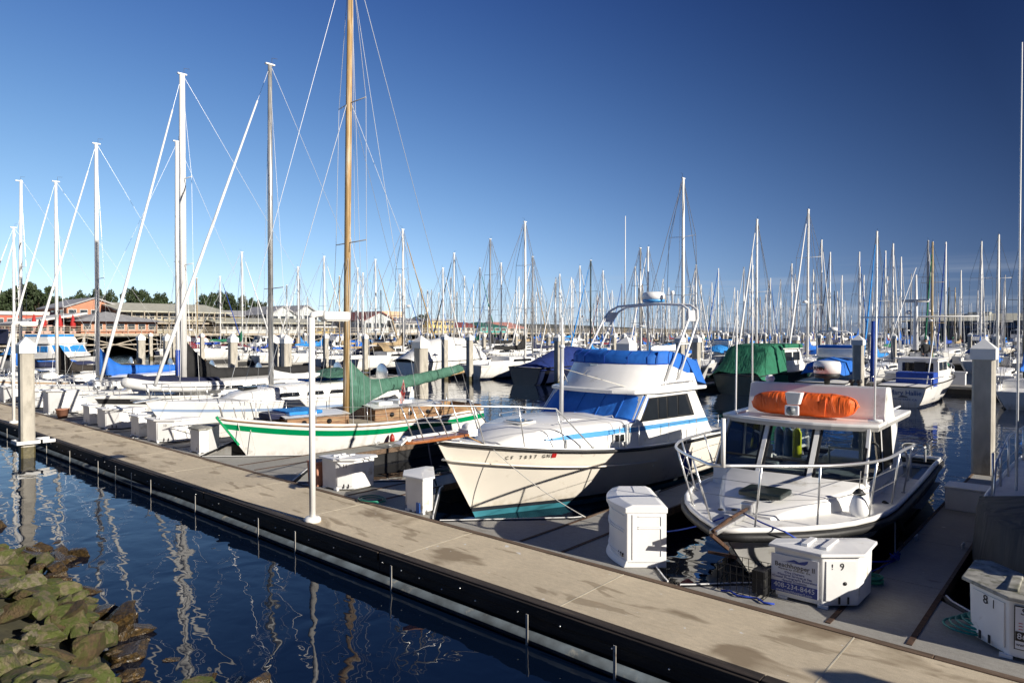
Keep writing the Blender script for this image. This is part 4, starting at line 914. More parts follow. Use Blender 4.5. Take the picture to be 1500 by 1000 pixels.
# ---------------------------------------------------------------- the white dive boat
root, L = place("dive_boat", "white dive boat with wide bow rail, tall windows and an orange liferaft on its roof", (-4.17, 9.28), (-4.57, 18.8))
H = Hull(L, 3.35, 1.10, .98, .92, draft=.5, rake=1.35, tr=.95, m=.38, p=2.6, q0=1.15, q1=.15, mz=.8)
hb = mat("dark_hull", (0.008, 0.009, 0.012), .35, var=.2)
H.build(root, [('a', .06), ('s', -.34), ('s', -.17), ('s', -.03)], [bottom, white, white, black, white, hb], n=34, split=((1, 2), lambda z: .21 + .27 * max(0, (z - .2)), 5))
H.rail("rub_rail", black, root, z=-.10, r=.05, off=.014, k=8, squash=1.25)
H.rail("gunwale", white, root, z=.0, r=.045, off=-.045, k=8)
H.deck(root, deckw, drop=.01, camber=.03, u1=.66)
H.deck(root, mat("grey_deck", (.22, .24, .25), .7, var=.2), drop=.55, camber=.0, name="cockpit_sole", u0=.64, u1=.99)
cabin(root, [(1.05, .36, 1.08, 1.12), (1.25, .52, 1.08, 1.18), (2.2, .92, 1.05, 1.27), (2.9, 1.18, 1.02, 1.33), (3.5, 1.28, 1.0, 1.38)], white, "fore_trunk", r=.08, camber=.02)
i0_ = len(KIDS[root.name])
# wheelhouse: lower wall, pillars, roof; open at the back
wh = MB()
def wl(y, z): return 1.34 - (z - 1.0) * .06
F0, F1 = 3.32, 3.92                  # windscreen foot and head
wh.slab([(-1.34, F0, 1.0), (1.34, F0, 1.0), (1.30, F0 + .02, 1.35), (0, F0 - .12, 1.37), (-1.30, F0 + .02, 1.35)], .05)
for sx in (1, -1):
    wh.slab([(sx * 1.34, F0, 1.0), (sx * 1.34, 6.7, 1.0), (sx * 1.31, 6.62, 1.33), (sx * 1.31, F0, 1.35)], .05)
    wh.slab([(sx * 1.31, 5.75, 1.33), (sx * 1.31, 6.5, 1.33), (sx * 1.26, 6.2, 2.27), (sx * 1.26, 5.72, 2.27)], .05)
    wh.slab([(sx * 1.31, F0, 1.33), (sx * 1.31, F0 + .13, 1.33), (sx * 1.26, F1 + .12, 2.27), (sx * 1.26, F1, 2.27)], .05)
    wh.slab([(sx * 1.31, 4.75, 1.33), (sx * 1.31, 4.83, 1.33), (sx * 1.26, 4.83, 2.27), (sx * 1.26, 4.75, 2.27)], .045)
wh.build("wheelhouse_wall", white, root)
def fy(x, f): return F0 - .12 * (1 - abs(x) / 1.3) + (F1 - F0 + .06) * f
for (xa, xb) in [(-.50, -.42), (.40, .48)]:
    MB().slab([(xa, fy(xa, 0) - .02, 1.33), (xb, fy(xb, 0) - .02, 1.33), (xb, fy(xb, 1) - .02, 2.26), (xa, fy(xa, 1) - .02, 2.26)], .06).build("window_pillar", white, root)
for (xa, xb) in [(-1.27, -.53), (-.39, .37), (.51, 1.27)]:
    c_ = [(xa, fy(xa, .03), 1.37), (xb, fy(xb, .03), 1.37), (xb, fy(xb, .95), 2.22), (xa, fy(xa, .95), 2.22)]
    MB().slab(c_, .006).build("window", clear, root)
    fr_ = MB()
    for i in range(4):
        a, b2 = Vector(c_[i]), Vector(c_[(i + 1) % 4]); fr_.tube([a + Vector((0, -.01, 0)), b2 + Vector((0, -.01, 0))], .026, 4)
    a = Vector(c_[0]).lerp(Vector(c_[3]), .27); b2 = Vector(c_[1]).lerp(Vector(c_[2]), .27); fr_.tube([a + Vector((0, -.01, 0)), b2 + Vector((0, -.01, 0))], .02, 4)
    fr_.build("window_frame", black, root, recalc=False)
for sx in (1, -1):
    for (ya, yb, yc, yd) in [(F0 + .18, 4.72, 4.73, F1 + .18), (4.87, 5.72, 5.70, 4.87)]:
        c_ = [(sx * 1.318, ya, 1.36), (sx * 1.318, yb, 1.36), (sx * 1.27, yc, 2.22), (sx * 1.27, yd, 2.22)]
        MB().slab(c_, .006).build("window", clear, root); fr_ = MB()
        for i in range(4): fr_.tube([c_[i], c_[(i + 1) % 4]], .024, 4)
        fr_.build("window_frame", black, root, recalc=False)
rf = [(x, 3.58 + .37 * (abs(x) / 1.42) ** 2) for x in (-1.42, -1.2, -.95, -.7, -.4, 0, .4, .7, .95, 1.2, 1.42)] + [(1.46, 6.9), (-1.46, 6.9)]
rows = []
for (yy0, k_) in [(0, 1.0)]:
    pass
MB().prism(rf, 2.24, 2.30).build("roof", white, root, bevel=.02)
MB().prism([(x * .98, y + .03) for x, y in rf], 2.17, 2.245, top=rf).build("roof_edge", mat("roof_underside", (.45, .44, .42), .6), root)
B(-1.18, -1.14, 4.0, 6.8, 2.30, 2.325, "roof_rail", white, root); B(1.24, 1.28, 4.6, 6.85, 2.36, 2.39, "roof_rail", plast, root, bevel=.01)
# flybridge console on the roof
MB().slab([(-1.28, 4.62, 2.29), (1.24, 4.62, 2.29), (1.24, 4.80, 2.88), (-1.28, 4.80, 2.88)], .05).slab([(-1.28, 4.80, 2.885), (1.24, 4.80, 2.885), (1.24, 5.10, 2.87), (-1.28, 5.10, 2.87)], .04).slab([(1.235, 4.62, 2.29), (1.235, 5.5, 2.29), (1.235, 5.12, 2.88), (1.235, 4.8, 2.88)], .04).slab([(-1.275, 4.62, 2.29), (-1.275, 5.5, 2.29), (-1.275, 5.12, 2.88), (-1.275, 4.8, 2.88)], .04).build("bridge_console", white, root, bevel=.012)
# interior and stern gear
MB().box(-1.25, -.35, 3.65, 4.15, 1.0, 1.42).box(.5, 1.2, 3.65, 4.1, 1.0, 1.40).box(.55, 1.15, 4.9, 5.5, 1.0, 1.28).build("dash_console", mat("interior_grey", (.30, .33, .36), .6), root, bevel=.03)
MB().box(.72, .78, 5.7, 6.6, 1.0, 2.2).box(.72, 1.26, 6.55, 6.6, 1.0, 2.2).build("cabin_bulkhead", white, root)
MB().tube([(-.3, 7.0, .5), (-.3, 7.0, 1.35), (.6, 7.0, 1.35), (.6, 7.0, .5)], .03, 6).tube([(.95, 7.3, .5), (.95, 7.3, 1.6), (1.2, 7.6, 1.65), (1.2, 8.6, 1.5)], .025, 6).tube([(1.3, 7.0, .9), (1.3, 7.0, 1.30), (1.3, 9.0, 1.25), (1.3, 9.0, .9)], .022, 6).tube([(-1.3, 7.0, .9), (-1.3, 7.0, 1.30), (-1.3, 9.0, 1.25), (-1.3, 9.0, .9)], .022, 6).build("stern_rail", alum, root, recalc=False)
MB().box(-.6, .5, 7.6, 8.7, .42, 1.05).build("engine_box", white, root, bevel=.05)
H.rail("inner_bulwark", mat("blue_grey_liner", (.12, .17, .25), .6), root, z=-.25, r=.2, off=-.22, u0=.70, u1=1, squash=.15)
for o_ in KIDS[root.name][i0_:]:
    if o_.name.split('.')[0] not in ('stern_rail', 'engine_box', 'inner_bulwark', 'bridge_console'): o_.data.transform(Matrix.Translation((-.14, 0, 0)))
# bow rail
tp, bs = [], []
for u in (.0, .05, .12, .22, .34, .46, .58):
    p = H.pt(u, H.sheer(u), 1, -.12); p.y = max(p.y, .12); bs.append(p)
us_ = [.0, .03, .08, .16, .28, .42, .53]
tp = [H.pt(u, H.sheer(u), 1, .02) for u in us_]
hts = [.98, .98, .97, .95, .93, .92, .86]
tp = [Vector((p.x if i else 0, p.y - .28 + .25 * (i > 4), p.z + h_)) for i, (p, h_) in enumerate(zip(tp, hts))]
end = [Vector((1.40, 5.55, 1.75)), Vector((1.42, 5.85, 1.45)), Vector((1.42, 5.95, 1.0))]
full = tp + end
def smooth_path(P, n=4):
    out = []
    for i in range(len(P) - 1):
        p0, p1, p2, p3 = P[max(0, i - 1)], P[i], P[i + 1], P[min(len(P) - 1, i + 2)]
        for k_ in range(n):
            t = k_ / n; out.append(.5 * ((2 * p1) + (p2 - p0) * t + (2 * p0 - 5 * p1 + 4 * p2 - p3) * t * t + (3 * p1 - p0 - 3 * p2 + p3) * t ** 3))
    return out + [P[-1]]
mir = [Vector((-p.x, p.y, p.z)) for p in reversed(full)]
T(smooth_path(mir[:-1] + full, 5), .024, "bow_rail", steel, root, 10)
for i, (u_, sx) in enumerate([(.045, 1), (.045, -1), (.13, 1), (.13, -1), (.25, 1), (.25, -1), (.38, 1), (.38, -1), (.50, 1), (.50, -1)]):
    b_ = H.pt(u_, H.sheer(u_), sx, -.14); k_ = min(range(len(tp)), key=lambda j: abs(tp[j].y - (b_.y - .32)))
    yy_ = b_.y - .30
    path = smooth_path(full, 5); c_ = min(path, key=lambda p: abs(p.y - yy_) + (5 if p.z < 1.6 else 0))
    T([b_, Vector((sx * c_.x, c_.y, c_.z))], .016, "rail_stanchion", steel, root, 8)
    MB().lathe([(.04, 0), (.035, .015)], (b_.x, b_.y, b_.z), 10).build("stanchion_base", steel, root)
for f_ in (.45, .72):
    w_ = []
    for u_ in (.045, .13, .25, .38, .50):
        b_ = H.pt(u_, H.sheer(u_), 1, -.14); path = smooth_path(full, 5); c_ = min(path, key=lambda p: abs(p.y - (b_.y - .30)) + (5 if p.z < 1.6 else 0)); w_.append(b_.lerp(c_, f_))
    T([Vector((-p.x, p.y, p.z)) for p in reversed(w_)] + w_, .005, "rail_wire", wire, root, 4)
T([(.12, -.24, 2.06), (.12, -.24, 2.74)], .032, "rod_holder", plast, root, 10)
# anchor, windlass, hatch, foredeck fittings
MB().box(-.06, .06, -.28, .9, 1.11, 1.17).build("anchor_roller", steel, root, bevel=.01)
MB().slab([(-.02, -.35, 1.12), (.02, -.35, 1.12), (.02, .25, .78), (-.02, .25, .78)], .05).slab([(-.22, .05, .74), (.22, .05, .74), (.05, .45, .62), (-.05, .45, .62)], .04).build("anchor", rust, root, recalc=True)
B(-.09, .09, .98, 1.16, 1.13, 1.30, "windlass", steel, root, bevel=.02)
MB().tube([(0, -.3, 1.16), (0, .3, 1.20), (.02, .95, 1.22)], .028, 6).build("anchor_chain", rust, root, recalc=False)
B(-.34, .34, 1.55, 2.15, 1.27, 1.36, "deck_hatch", mat("hatch_dark_green", (.02, .03, .028), .3), root, bevel=.03)
for xx in (-.25, -.08): MB().lathe([(.045, 1.165), (.045, 1.18)], (xx - .1, .85 + .12 * (xx > -.1), 0), 10).build("deck_fitting", black, root)
MB().tube([(1.15, 4.2, 2.31), (1.17, 4.22, 5.05)], [.022, .01], 6).tube([(1.05, 4.2, 2.34), (1.28, 4.2, 2.34)], .03, 6).build("whip_aerial", plast, root, recalc=False)
MB().tube([(-1.30, 4.9, 2.9), (-1.32, 4.92, 5.6)], [.02, .01], 6).build("whip_aerial", plast, root, recalc=False)
MB().tube([(-1.55, 4.6, 1.0), (-1.52, 4.62, 4.8)], [.022, .012], 6).build("whip_aerial", plast, root, recalc=False)
MB().lathe([(.05, 2.9), (.06, 3.0), (.09, 3.03)], (.16, 4.95, 0), 12).build("radar_pedestal", black, root)
MB().lathe([(.21, 3.03), (.235, 3.06), (.235, 3.12)], (.16, 4.95, 0), 20).build("radar_base", black, root)
MB().lathe([(.245, 3.122), (.25, 3.29), (.23, 3.35), (.14, 3.365)], (.16, 4.95, 0), 24).build("radar_dome", plast, root)
text("GARMIN", .10, sgnblack, root, (.02, 4.695, 3.22), (1, -.08, 0), (0, 0, 1), ext=.012, sx=.85)
MB().lathe([(.07, 2.9), (.10, 2.96), (.08, 3.02), (.03, 3.05)], (-.95, 4.95, 0), 12).build("compass_dome", plast, root)
MB().lathe([(.03, 2.9), (.03, 2.95), (.06, 2.97), (.05, 3.02)], (.62, 4.9, 0), 8).lathe([(.03, 2.9), (.03, 2.95), (.06, 2.97), (.05, 3.02)], (.75, 4.9, 0), 8).build("gauge", black, root)
# loudspeaker horn on the roof edge
mt4 = Matrix.Translation((-.17, 3.80, 2.47))
MB().box(-.13, .13, 0, .05, -.10, .09, mt=mt4).build("loudhailer_face", sgnwhite, root, bevel=.03, seg=3)
MB().lathe([(.085, 0), (.04, .05), (.03, .05), (.028, 0)], (-.17, 3.75, 2.465), 16, axis='Y').build("loudhailer_horn", mat("horn_grey", (.16, .18, .2), .5), root)
MB().prism([(-.27, 3.84), (-.06, 3.84), (-.06, 4.0), (-.27, 4.0)], 2.57, 2.80, top=[(-.30, 3.80), (0.0, 3.80), (.0, 4.02), (-.30, 4.02)]).build("searchlight_cover", whitec, root, bevel=.02)
T([(1.42, 3.6, 1.02), (1.52, 3.75, .92), (1.66, 3.9, .5), (1.60, 4.1, .2), (1.75, 3.2, .47)], .045, "shore_cable", black, root, 8)
RD = root
bpy.context.view_layer.update()
text("www.beachhopper2.com", .085, mat("faint_grey", (.42, .43, .45), .5), root, (1.372, 4.2, 1.27), (0, 1, 0), (0, 0, 1), ext=.001, sx=1.0)
# the orange raft valise
t = thing("liferaft", "bright orange canvas covered liferaft lying on the dive boat's roof", "liferaft", W(RD, (-.1, 4.28, 2.305)), RD.rotation_euler.z)
rows = []; n_ = 26
for i in range(n_ + 1):
    v = i / n_; x = -.98 + 1.96 * v; e_ = (1 - abs(2 * v - 1) ** 5) ** .5 * .97 + .03
    ring = []
    for k_ in range(16):
        a = 2 * math.pi * k_ / 16; cy, cz = math.cos(a), math.sin(a)
        sq = (abs(cy) ** 4 + abs(cz) ** 4) ** -.25
        wob = 1 + .02 * math.sin(i * .9 + k_) + .012 * math.sin(i * 1.7 - k_ * 2)
        ring.append((x + .02 * cz, .28 * cy * sq * .9 * e_ * wob, .245 + .248 * cz * sq * .9 * e_ * wob))
    rows.append(ring)
MB().grid(rows, close=True).add(rows[0], [tuple(range(16))]).add(rows[-1], [tuple(range(15, -1, -1))]).build("canvas_cover", orangec, t)
MB().tube([(.45, -.27, .06), (.47, -.25, .38), (.46, 0, .43), (.45, .25, .38)], .012, 5).build("strap", orangec, t, recalc=False)
t = thing("fender", "round white fender standing on the dive boat's foredeck", "fender", W(RD, (1.30, 2.35, 1.0)))
MB().lathe([(.02, 0), (.09, .02), (.14, .09), (.145, .17), (.11, .30), (.06, .40)], n=18).build("body", plast, t)
MB().lathe([(.10, .385), (.05, .45), (.02, .47)], n=12).build("neck", black, t)
T([(0, 0, .47), (.02, 0, .75)], .008, "rope", ropew, t, 4)
for k_, c_ in enumerate([("bottle_yellow", (.55, .60, .02)), ("tank_blue", (.08, .16, .30)), ("tank_blue", (.08, .16, .30))]):
    t = thing("scuba_tank", ["yellow scuba tank seen through the dive boat's middle window", "blue scuba tank beside the yellow one in the dive boat", "blue scuba tank at the left end of the row in the dive boat"][k_], "scuba tank", W(RD, (-.98 - .22 * k_, 6.95 + .05 * k_, 1.05)))
    mt_ = mat(c_[0], c_[1], .4)
    MB().lathe([(.10, 0), (.10, .55), (.06, .64), (.03, .66)], n=12).build("cylinder_body", mt_, t); MB().lathe([(.02, .66), (.02, .72), (.035, .74)], n=8).build("valve", steel, t)
B_ = MB().box(-1.45, -.8, 6.8, 7.2, 1.0, 1.04); B_.build("tank_shelf", alum, RD)
tag(MB().tube(arc(W(RD, (-.1, .35, 1.2)), Vector((-6.4, 10.2, .03)), .12, 12) , .012, 5).build("mooring_line", ropeb, recalc=False), "blue mooring line from the dive boat's bow to the left finger dock", "rope")
q = at_z(1314, 822, .03)
tag(MB().tube(arc(W(RD, (.0, .8, 1.2)), W(RD, (.75, .45, 1.12)), .02, 4) + arc(W(RD, (.75, .45, 1.12)), q, .16, 12), .013, 5).build("mooring_line", ropeb, recalc=False), "blue mooring line from the dive boat's bow to the right finger dock", "rope")
rnd = random.Random(4)
tag(MB().tube([q + Vector((rnd.uniform(-.07, .07), rnd.uniform(-.07, .07), rnd.uniform(0, .13))) for _ in range(30)], .013, 5).build("rope_knot", ropeb, recalc=False), "blue rope knotted round the cleat on the right finger dock", "rope")
tag(MB().tube(arc(W(RD, (1.42, 4.6, .95)), q, .1, 10), .010, 5).build("mooring_line", ropew, recalc=False), "thin pale spring line down the dive boat's dark side", "rope")
tag(MB().tube(arc(Vector((-2.6, 9.4, .25)), q, .02, 3) , .008, 5).build("mooring_line", ropeb, recalc=False), "short blue line running from box 9 to the cleat", "rope")
# ---------------------------------------------------------------- grey covered boat at the right edge
root, L = place("covered_boat", "large boat under a dark grey canvas cover at the right edge", (.08, 9.6), (.0, 19.5))
H = Hull(L, 3.1, 1.55, 1.25, 1.2, draft=.5, rake=.9, tr=.9, m=.4, p=2.2)
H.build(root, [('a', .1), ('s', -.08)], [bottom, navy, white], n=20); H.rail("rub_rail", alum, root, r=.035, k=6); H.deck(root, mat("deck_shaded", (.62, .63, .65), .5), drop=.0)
rows = []
for (y, w_, z0, zl, zt) in [(.12, .25, .75, 1.50, 1.56), (.6, .75, .40, 1.48, 1.70), (1.4, 1.22, .25, 1.45, 1.95), (2.4, 1.5, .2, 1.40, 2.2), (3.3, 1.57, .25, 1.36, 2.3)]:
    rows.append([(-w_ - .05, y, z0), (-w_ - .07, y + .03 * math.sin(y * 7), (z0 + 1.4) / 2), (-w_ - .02, y, zl), (-w_ * .55, y, zl + .12), (-w_ * .1, y, zt * .85 + .2), (w_ * .4, y, zt + .1), (w_ * .95, y, zl + .1), (w_ + .06, y, (z0 + 1.4) / 2), (w_ + .05, y, z0)])
MB().grid(rows).build("canvas_cover", greyc, root)
MB().slab([(-.62, 3.3, 1.3), (1.5, 3.3, 1.3), (1.3, 3.32, 2.3), (0, 3.32, 2.45), (-.5, 3.32, 1.9)], .02).build("cover_end", greyc, root)
MB().grid([[(-.55 + .1 * math.sin(y), y, 1.3), (-.62, y, 1.9 + .05 * math.sin(y * 5)), (-.5, y, zt - .2), (0, y, zt), (1.2, y, zt), (1.4, y, 1.4)] for y, zt in [(3.3, 2.45), (3.8, 2.75), (4.6, 2.95), (5.3, 3.0)]]).build("screen_cover", greyc, root)
cabin(root, [(5.2, .75, 1.25, 2.2), (6.2, .95, 1.25, 2.9), (8.6, 1.0, 1.2, 2.9)], white, "cabin")
H.lifelines(root, steel, h=.7, u0=.38, u1=.95, n=6, r=.018, wires=2)
MB().tube([H.pt(.36, H.sheer(.36), -1, -.1), H.pt(.38, H.sheer(.46), -1, -.1) + Vector((0, .1, .55)), H.pt(.6, H.sheer(.6), -1, -.1) + Vector((0, 0, .78)), H.pt(.95, H.sheer(.95), -1, -.1) + Vector((0, 0, .72))], .018, 6).build("hand_rail", steel, root, recalc=False)
T([(-1.21, 4.45, 1.3), (-1.20, 4.45, 8.7)], [.02, .010], "whip_aerial", plast, root, 6)
MB().tube([(-1.05, 8.6, 6.0), (1.5, 8.6, 6.0)], .03, 5).tube([(.8, 8.6, 2.9), (.8, 8.6, 7.2)], .04, 6).build("antenna_mast", alum, root, recalc=False)
# ================================================================ sailboats of the left hand slips
# green striped wooden sloop
root, L = place("wooden_sailboat", "white wooden sailboat with a green stripe, varnished mast and sage green sail cover", (-19.25, 9.1), (-18.45, 18.7))
H = Hull(L, 2.8, 1.46, .98, 1.02, draft=.9, rake=1.05, tr=.45, m=.5, p=1.9, q0=1.0, q1=.38, mz=.55, srake=-.3)
H.build(root, [('a', .02), ('a', .05), ('s', -.34), ('s', -.16)], [bottom, white, white, green_p, white], n=28)
H.rail("cap_rail", white, root, z=.02, r=.03, off=-.02); H.rail("rub_rail", brownw, root, z=-.03, r=.018, off=.012)
H.deck(root, mat("pale_teak_deck", (.42, .36, .28), .7, var=.2, stretch=(8, .5, 1)), drop=.02, camber=.05)
MB().slab([(-.03, -.02, 1.50), (.03, -.02, 1.50), (.03, .62, .62), (-.03, .62, .62)], .07).build("stem_band", green_p, root)
def wood_house(y0, y1, w_, z0, z1, ports):
    MB().prism([(-w_ * .8, y0), (w_ * .8, y0), (w_, y1), (-w_, y1)], z0, z1, top=[(-w_ * .76, y0 + .06), (w_ * .76, y0 + .06), (w_ * .96, y1), (-w_ * .96, y1)]).build("cabin_side", brownw, root)
    rows = [[(x * w_ * (.80 if y == y0 - .04 else .80 + .2 * (y - y0) / (y1 - y0)), y, z1 + .005 + .07 * (1 - x * x)) for x in (-1.04, -.7, 0, .7, 1.04)] for y in (y0 - .04, (y0 + y1) / 2, y1 + .05)]
    m_ = MB().grid(rows); m_.grid([[(p[0], p[1], z1 - .03) for p in r_[::4]] for r_ in rows]); m_.build("cabin_top", white, root)
    for y in ports:
        w2 = w_ * (.8 + .2 * (y - y0) / (y1 - y0))
        for sx in (1, -1): MB().lathe([(.075, -.03), (.075, .03)], (sx * (w2 - .01), y, (z0 + z1) / 2 + .02), 14, axis='X').build("porthole", glass, root)
wood_house(1.75, 3.75, .88, .95, 1.36, (2.3, 3.1))
wood_house(4.75, 7.4, .98, .9, 1.42, (5.4, 6.1, 6.8))
MB().slab([(-.9, 7.4, 1.0), (-.9, 9.3, 1.02), (-.9, 9.3, 1.22), (-.9, 7.4, 1.34)], .04).slab([(.9, 7.4, 1.0), (.85, 9.3, 1.02), (.85, 9.3, 1.22), (.9, 7.4, 1.34)], .04).slab([(-.9, 9.3, 1.0), (.85, 9.3, 1.0), (.85, 9.3, 1.24), (-.9, 9.3, 1.24)], .04).build("cockpit_coaming", brownw, root)
B(-.9, .85, 7.42, 9.28, .9, 1.01, "cockpit_floor", M["grey_deck"], root)
for y in (5.2, 6.0): B(-.35, .35, y, y + .55, 1.46, 1.56, "hatch", white, root, bevel=.02)
MB().box(-.4, .4, 1.35, 1.9, 1.3, 1.5).build("folded_sail", navyc, root, bevel=.1); MB().prism([(-.6, 1.9), (.6, 1.9), (.6, 3.0), (-.6, 3.0)], 1.41, 1.52).build("folded_cover", skyc, root, bevel=.04)
rig(root, H, 4.15, 16.2, r=.105, mt=mastwood, sp=(.385, .68), foot=.95, spw=.95, shroud_r=.008, gear=False, lean=.38)
for (p_, q_, r_) in [((.45, 4.6, 1.0), (.36, 4.2, 15.4), .006), ((-.3, 4.5, 1.4), (.34, 4.2, 15.2), .006), ((1.36, 4.9, .95), (.18, 4.2, 7.2), .006), ((-1.36, 4.9, .95), (.18, 4.2, 7.2), .006), ((1.30, 6.2, 1.0), (.36, 4.2, 15.6), .007), ((0, 1.2, 1.5), (.27, 4.1, 11.4), .009), ((.12, 4.45, 2.0), (.36, 4.25, 15.3), .006), ((1.25, 8.4, 1.0), (.27, 4.25, 11.3), .006), ((-1.25, 8.4, 1.0), (.27, 4.25, 11.3), .006)]:
    T([p_, q_], r_, "halyard", wire, root, 4)
sail_cover(root, 4.25, 9.15, 1.78, 2.45, .50, sagec, wd=.20, mast_up=.75, down=.55, sag=.1, n=22)
T([(0, 4.3, 1.75), (0, 9.2, 2.42)], .05, "boom", mastwood, root, 8)
H.lifelines(root, steel, h=.55, u0=.1, u1=.93, n=6); H.pulpit(root, steel, h=.6)
MB().slab([(.55, 5.9, 1.3), (.62, 5.95, 1.3), (.72, 6.0, 1.9), (.62, 6.0, 2.3), (.55, 5.95, 1.9)], .05).build("furled_flag", mat("flag_stripes", (.6, .06, .05), .7, var=.3, dirt=(.8, .78, .76), dscale=9, dthr=.48), root)
MB().lathe([(.02, .3), (.07, .22), (.09, .1), (.05, 0)], (1.42, 5.0, .35), 10).build("bumper", redp, root)
for px_, dy in ((.45, 0), (.5, .3)): T([(px_ * .5, .5 + dy, 1.3), (px_ * .9, .62 + dy, .5), (px_, .8, -.1)], .010, "bow_line", ropew, root, 5)
def sailboat(name, label, bow, stern, Bm, sh, my, top, hullm=white, rows=None, mats=None, mt=mastw, r=.075, cover=None, boom=3.6, boomz=2.1, furled=whitec, cab=(2.6, 7.0, .85, .42), sp=(.40, .70), dkm=deckw, life=True, win=glass, winz=.16, rake=1.1, cm=None, mast_up=.8, down=.0, group=None, fstop=.98, lean=0, split_mast=None, hgt=.36):
    root, L = place(name, label, bow, stern, "sailboat", group)
    H = Hull(L, Bm, sh[0], sh[1], sh[2], draft=.6, rake=rake, tr=.68, m=.55, p=2.0, q0=1.05, q1=.34, srake=.25)
    H.build(root, rows or [('a', .02), ('a', .10)], mats or [bottom, navy, hullm], n=20)
    H.rail("toe_rail", alum, root, z=.015, r=.022, off=-.01); H.deck(root, dkm, drop=.01)
    y0, y1, w_, h_ = cab; z0 = H.sheer(.4) - .05
    cabin(root, [(y0, w_ * .45, z0, z0 + .1), (y0 + .5, w_ * .72, z0, z0 + h_ * .7), (y0 + 1.6, w_ * .95, z0, z0 + h_), (y1 - .6, w_ * 1.05, z0, z0 + h_ + .05), (y1, w_ * 1.05, z0, z0 + h_ + .03)], cm or white, "coachroof", r=.08)
    for sx in (1, -1):
        for (ya, yb) in [(y0 + 1.7, y0 + 2.5), (y0 + 2.8, y0 + 3.5), (y0 + 3.75, min(y1 - .3, y0 + 4.4))]:
            if yb > ya + .2: MB().slab([(sx * (w_ * 1.0 + .005), ya, z0 + winz), (sx * (w_ * 1.03 + .006), yb, z0 + winz), (sx * (w_ * 1.0 + .003), yb - .04, z0 + winz + .14), (sx * (w_ * .97 + .003), ya + .08, z0 + winz + .14)], .03).build("window", win, root)
    MB().box(-w_ - .15, -w_ - .03, y1, L - .6, z0, z0 + .32).build("coaming", white, root, bevel=.03); MB().box(w_ + .03, w_ + .15, y1, L - .6, z0, z0 + .32).build("coaming", white, root, bevel=.03)
    B(-w_, w_, y1 + .02, L - .6, z0 - .0, z0 + .075, "cockpit", M["grey_deck"], root)
    MB().lathe([(.42, -.02), (.45, 0), (.42, .02)], (0, L - 1.4, z0 + .75), 18, axis='Y').build("wheel", steel, root); KIDS[root.name][-1].data.transform(Matrix.Identity(4))
    B(-.28, .28, y0 + .7, y0 + 1.2, z0 + h_ * .85, z0 + h_ * .85 + .12, "hatch", glass, root, bevel=.02)
    rig(root, H, my, top, r=r, mt=mt, sp=sp, foot=z0 + h_, furled=furled, boom=boom, boomz=boomz, fstop=fstop, lean=lean, furl_r=.058)
    if split_mast: T([(0, my, z0 + h_), (0, my, top * split_mast)], r * 1.02, "mast_lower", mastg, root, 10)
    if cover: sail_cover(root, my + .06, my + boom + .1, boomz + .02, boomz + .12, hgt, cover, mast_up=mast_up, down=down)
    if life: H.lifelines(root, steel, h=.6, u0=.16, u1=.93, n=6)
    H.pulpit(root, steel); p = H.pt(.97, H.sheer(.97), 1, -.05)
    MB().tube([(p.x, p.y - 1.0, p.z), (p.x, p.y - 1.0, p.z + .6), (p.x * .95, p.y, p.z + .62), (-p.x * .95, p.y, p.z + .62), (-p.x, p.y - 1.0, p.z + .6), (-p.x, p.y - 1.0, p.z)], .013, 6).build("stern_rail", steel, root, recalc=False)
    return root, H
r1, h1 = sailboat("sailboat", "white sailboat with a pale blue stripe and bare grey mast beside the wooden one", (-23.9, 8.9), (-23.3, 19.6), 3.2, (1.62, 1.42, 1.38), 4.35, 13.85, rows=[('a', .02), ('a', .1), ('s', -.34), ('s', -.24)], mats=[bottom, navy, white, steelb, white], mt=mat("mast_silver", (.50, .50, .49), .35, .5, var=.15), r=.095, boom=3.8, boomz=2.15, cover=whitec, sp=(.305,), mast_up=.15, cab=(2.5, 8.0, .95, .50), hgt=.2)
MB().grid([[(x, y, 2.15 + .42 * (1 - x * x) * f) for x in (-1.0, -.7, 0, .7, 1.0)] for y, f in [(6.2, .1), (6.6, .75), (7.2, .85), (7.7, .4)]]).build("spray_hood", sagec, r1)
B(-1.12, -.4, 6.0, 7.8, 1.95, 2.05, "awning_roll", bluec, r1, bevel=.05)
r2, h2 = sailboat("sailboat", "large white sailboat with black stripe, thick white mast and a dinghy on deck", (-28.9, 8.9), (-28.3, 20.8), 3.7, (1.48, 1.30, 1.32), 3.3, 14.45, rows=[('a', .02), ('a', .1), ('s', -.30), ('s', -.08)], mats=[bottom, navy, white, blackc, white], r=.135, cover=blackc, boom=6.2, boomz=1.95, sp=(.38, .66), cab=(2.8, 8.4, 1.15, .62), mast_up=1.1, down=.35, winz=.28, hgt=.50)
t = thing("inflatable_dinghy", "white and navy inflatable dinghy lashed on the foredeck of the black striped sailboat", "dinghy", r2.matrix_basis @ Vector((.35, .9, 1.72)), r2.rotation_euler.z - .12)
pts = smooth_path([Vector(p) for p in [(.55, 3.6, .0), (.58, 2.2, .02), (.5, 1.0, .10), (.22, .3, .22), (0, .15, .25), (-.22, .3, .22), (-.5, 1.0, .10), (-.58, 2.2, .02), (-.55, 3.6, .0)]], 4)
MB().tube(pts, .21, 12).build("tube", whitec, t, recalc=False)
rows = [[(x * w_, y, z + .20 * (1 - abs(x) ** 2)) for x in (-1, -.5, 0, .5, 1)] for (y, w_, z) in [(.2, .25, .40), (1.0, .52, .26), (2.2, .6, .18), (3.5, .57, .14)]]
MB().grid(rows).build("cover", navyc, t)
MB().tube([Vector((p.x * 1.36, p.y - .02, p.z)) for p in pts], .018, 5).build("rub_strip", black, t, recalc=False)
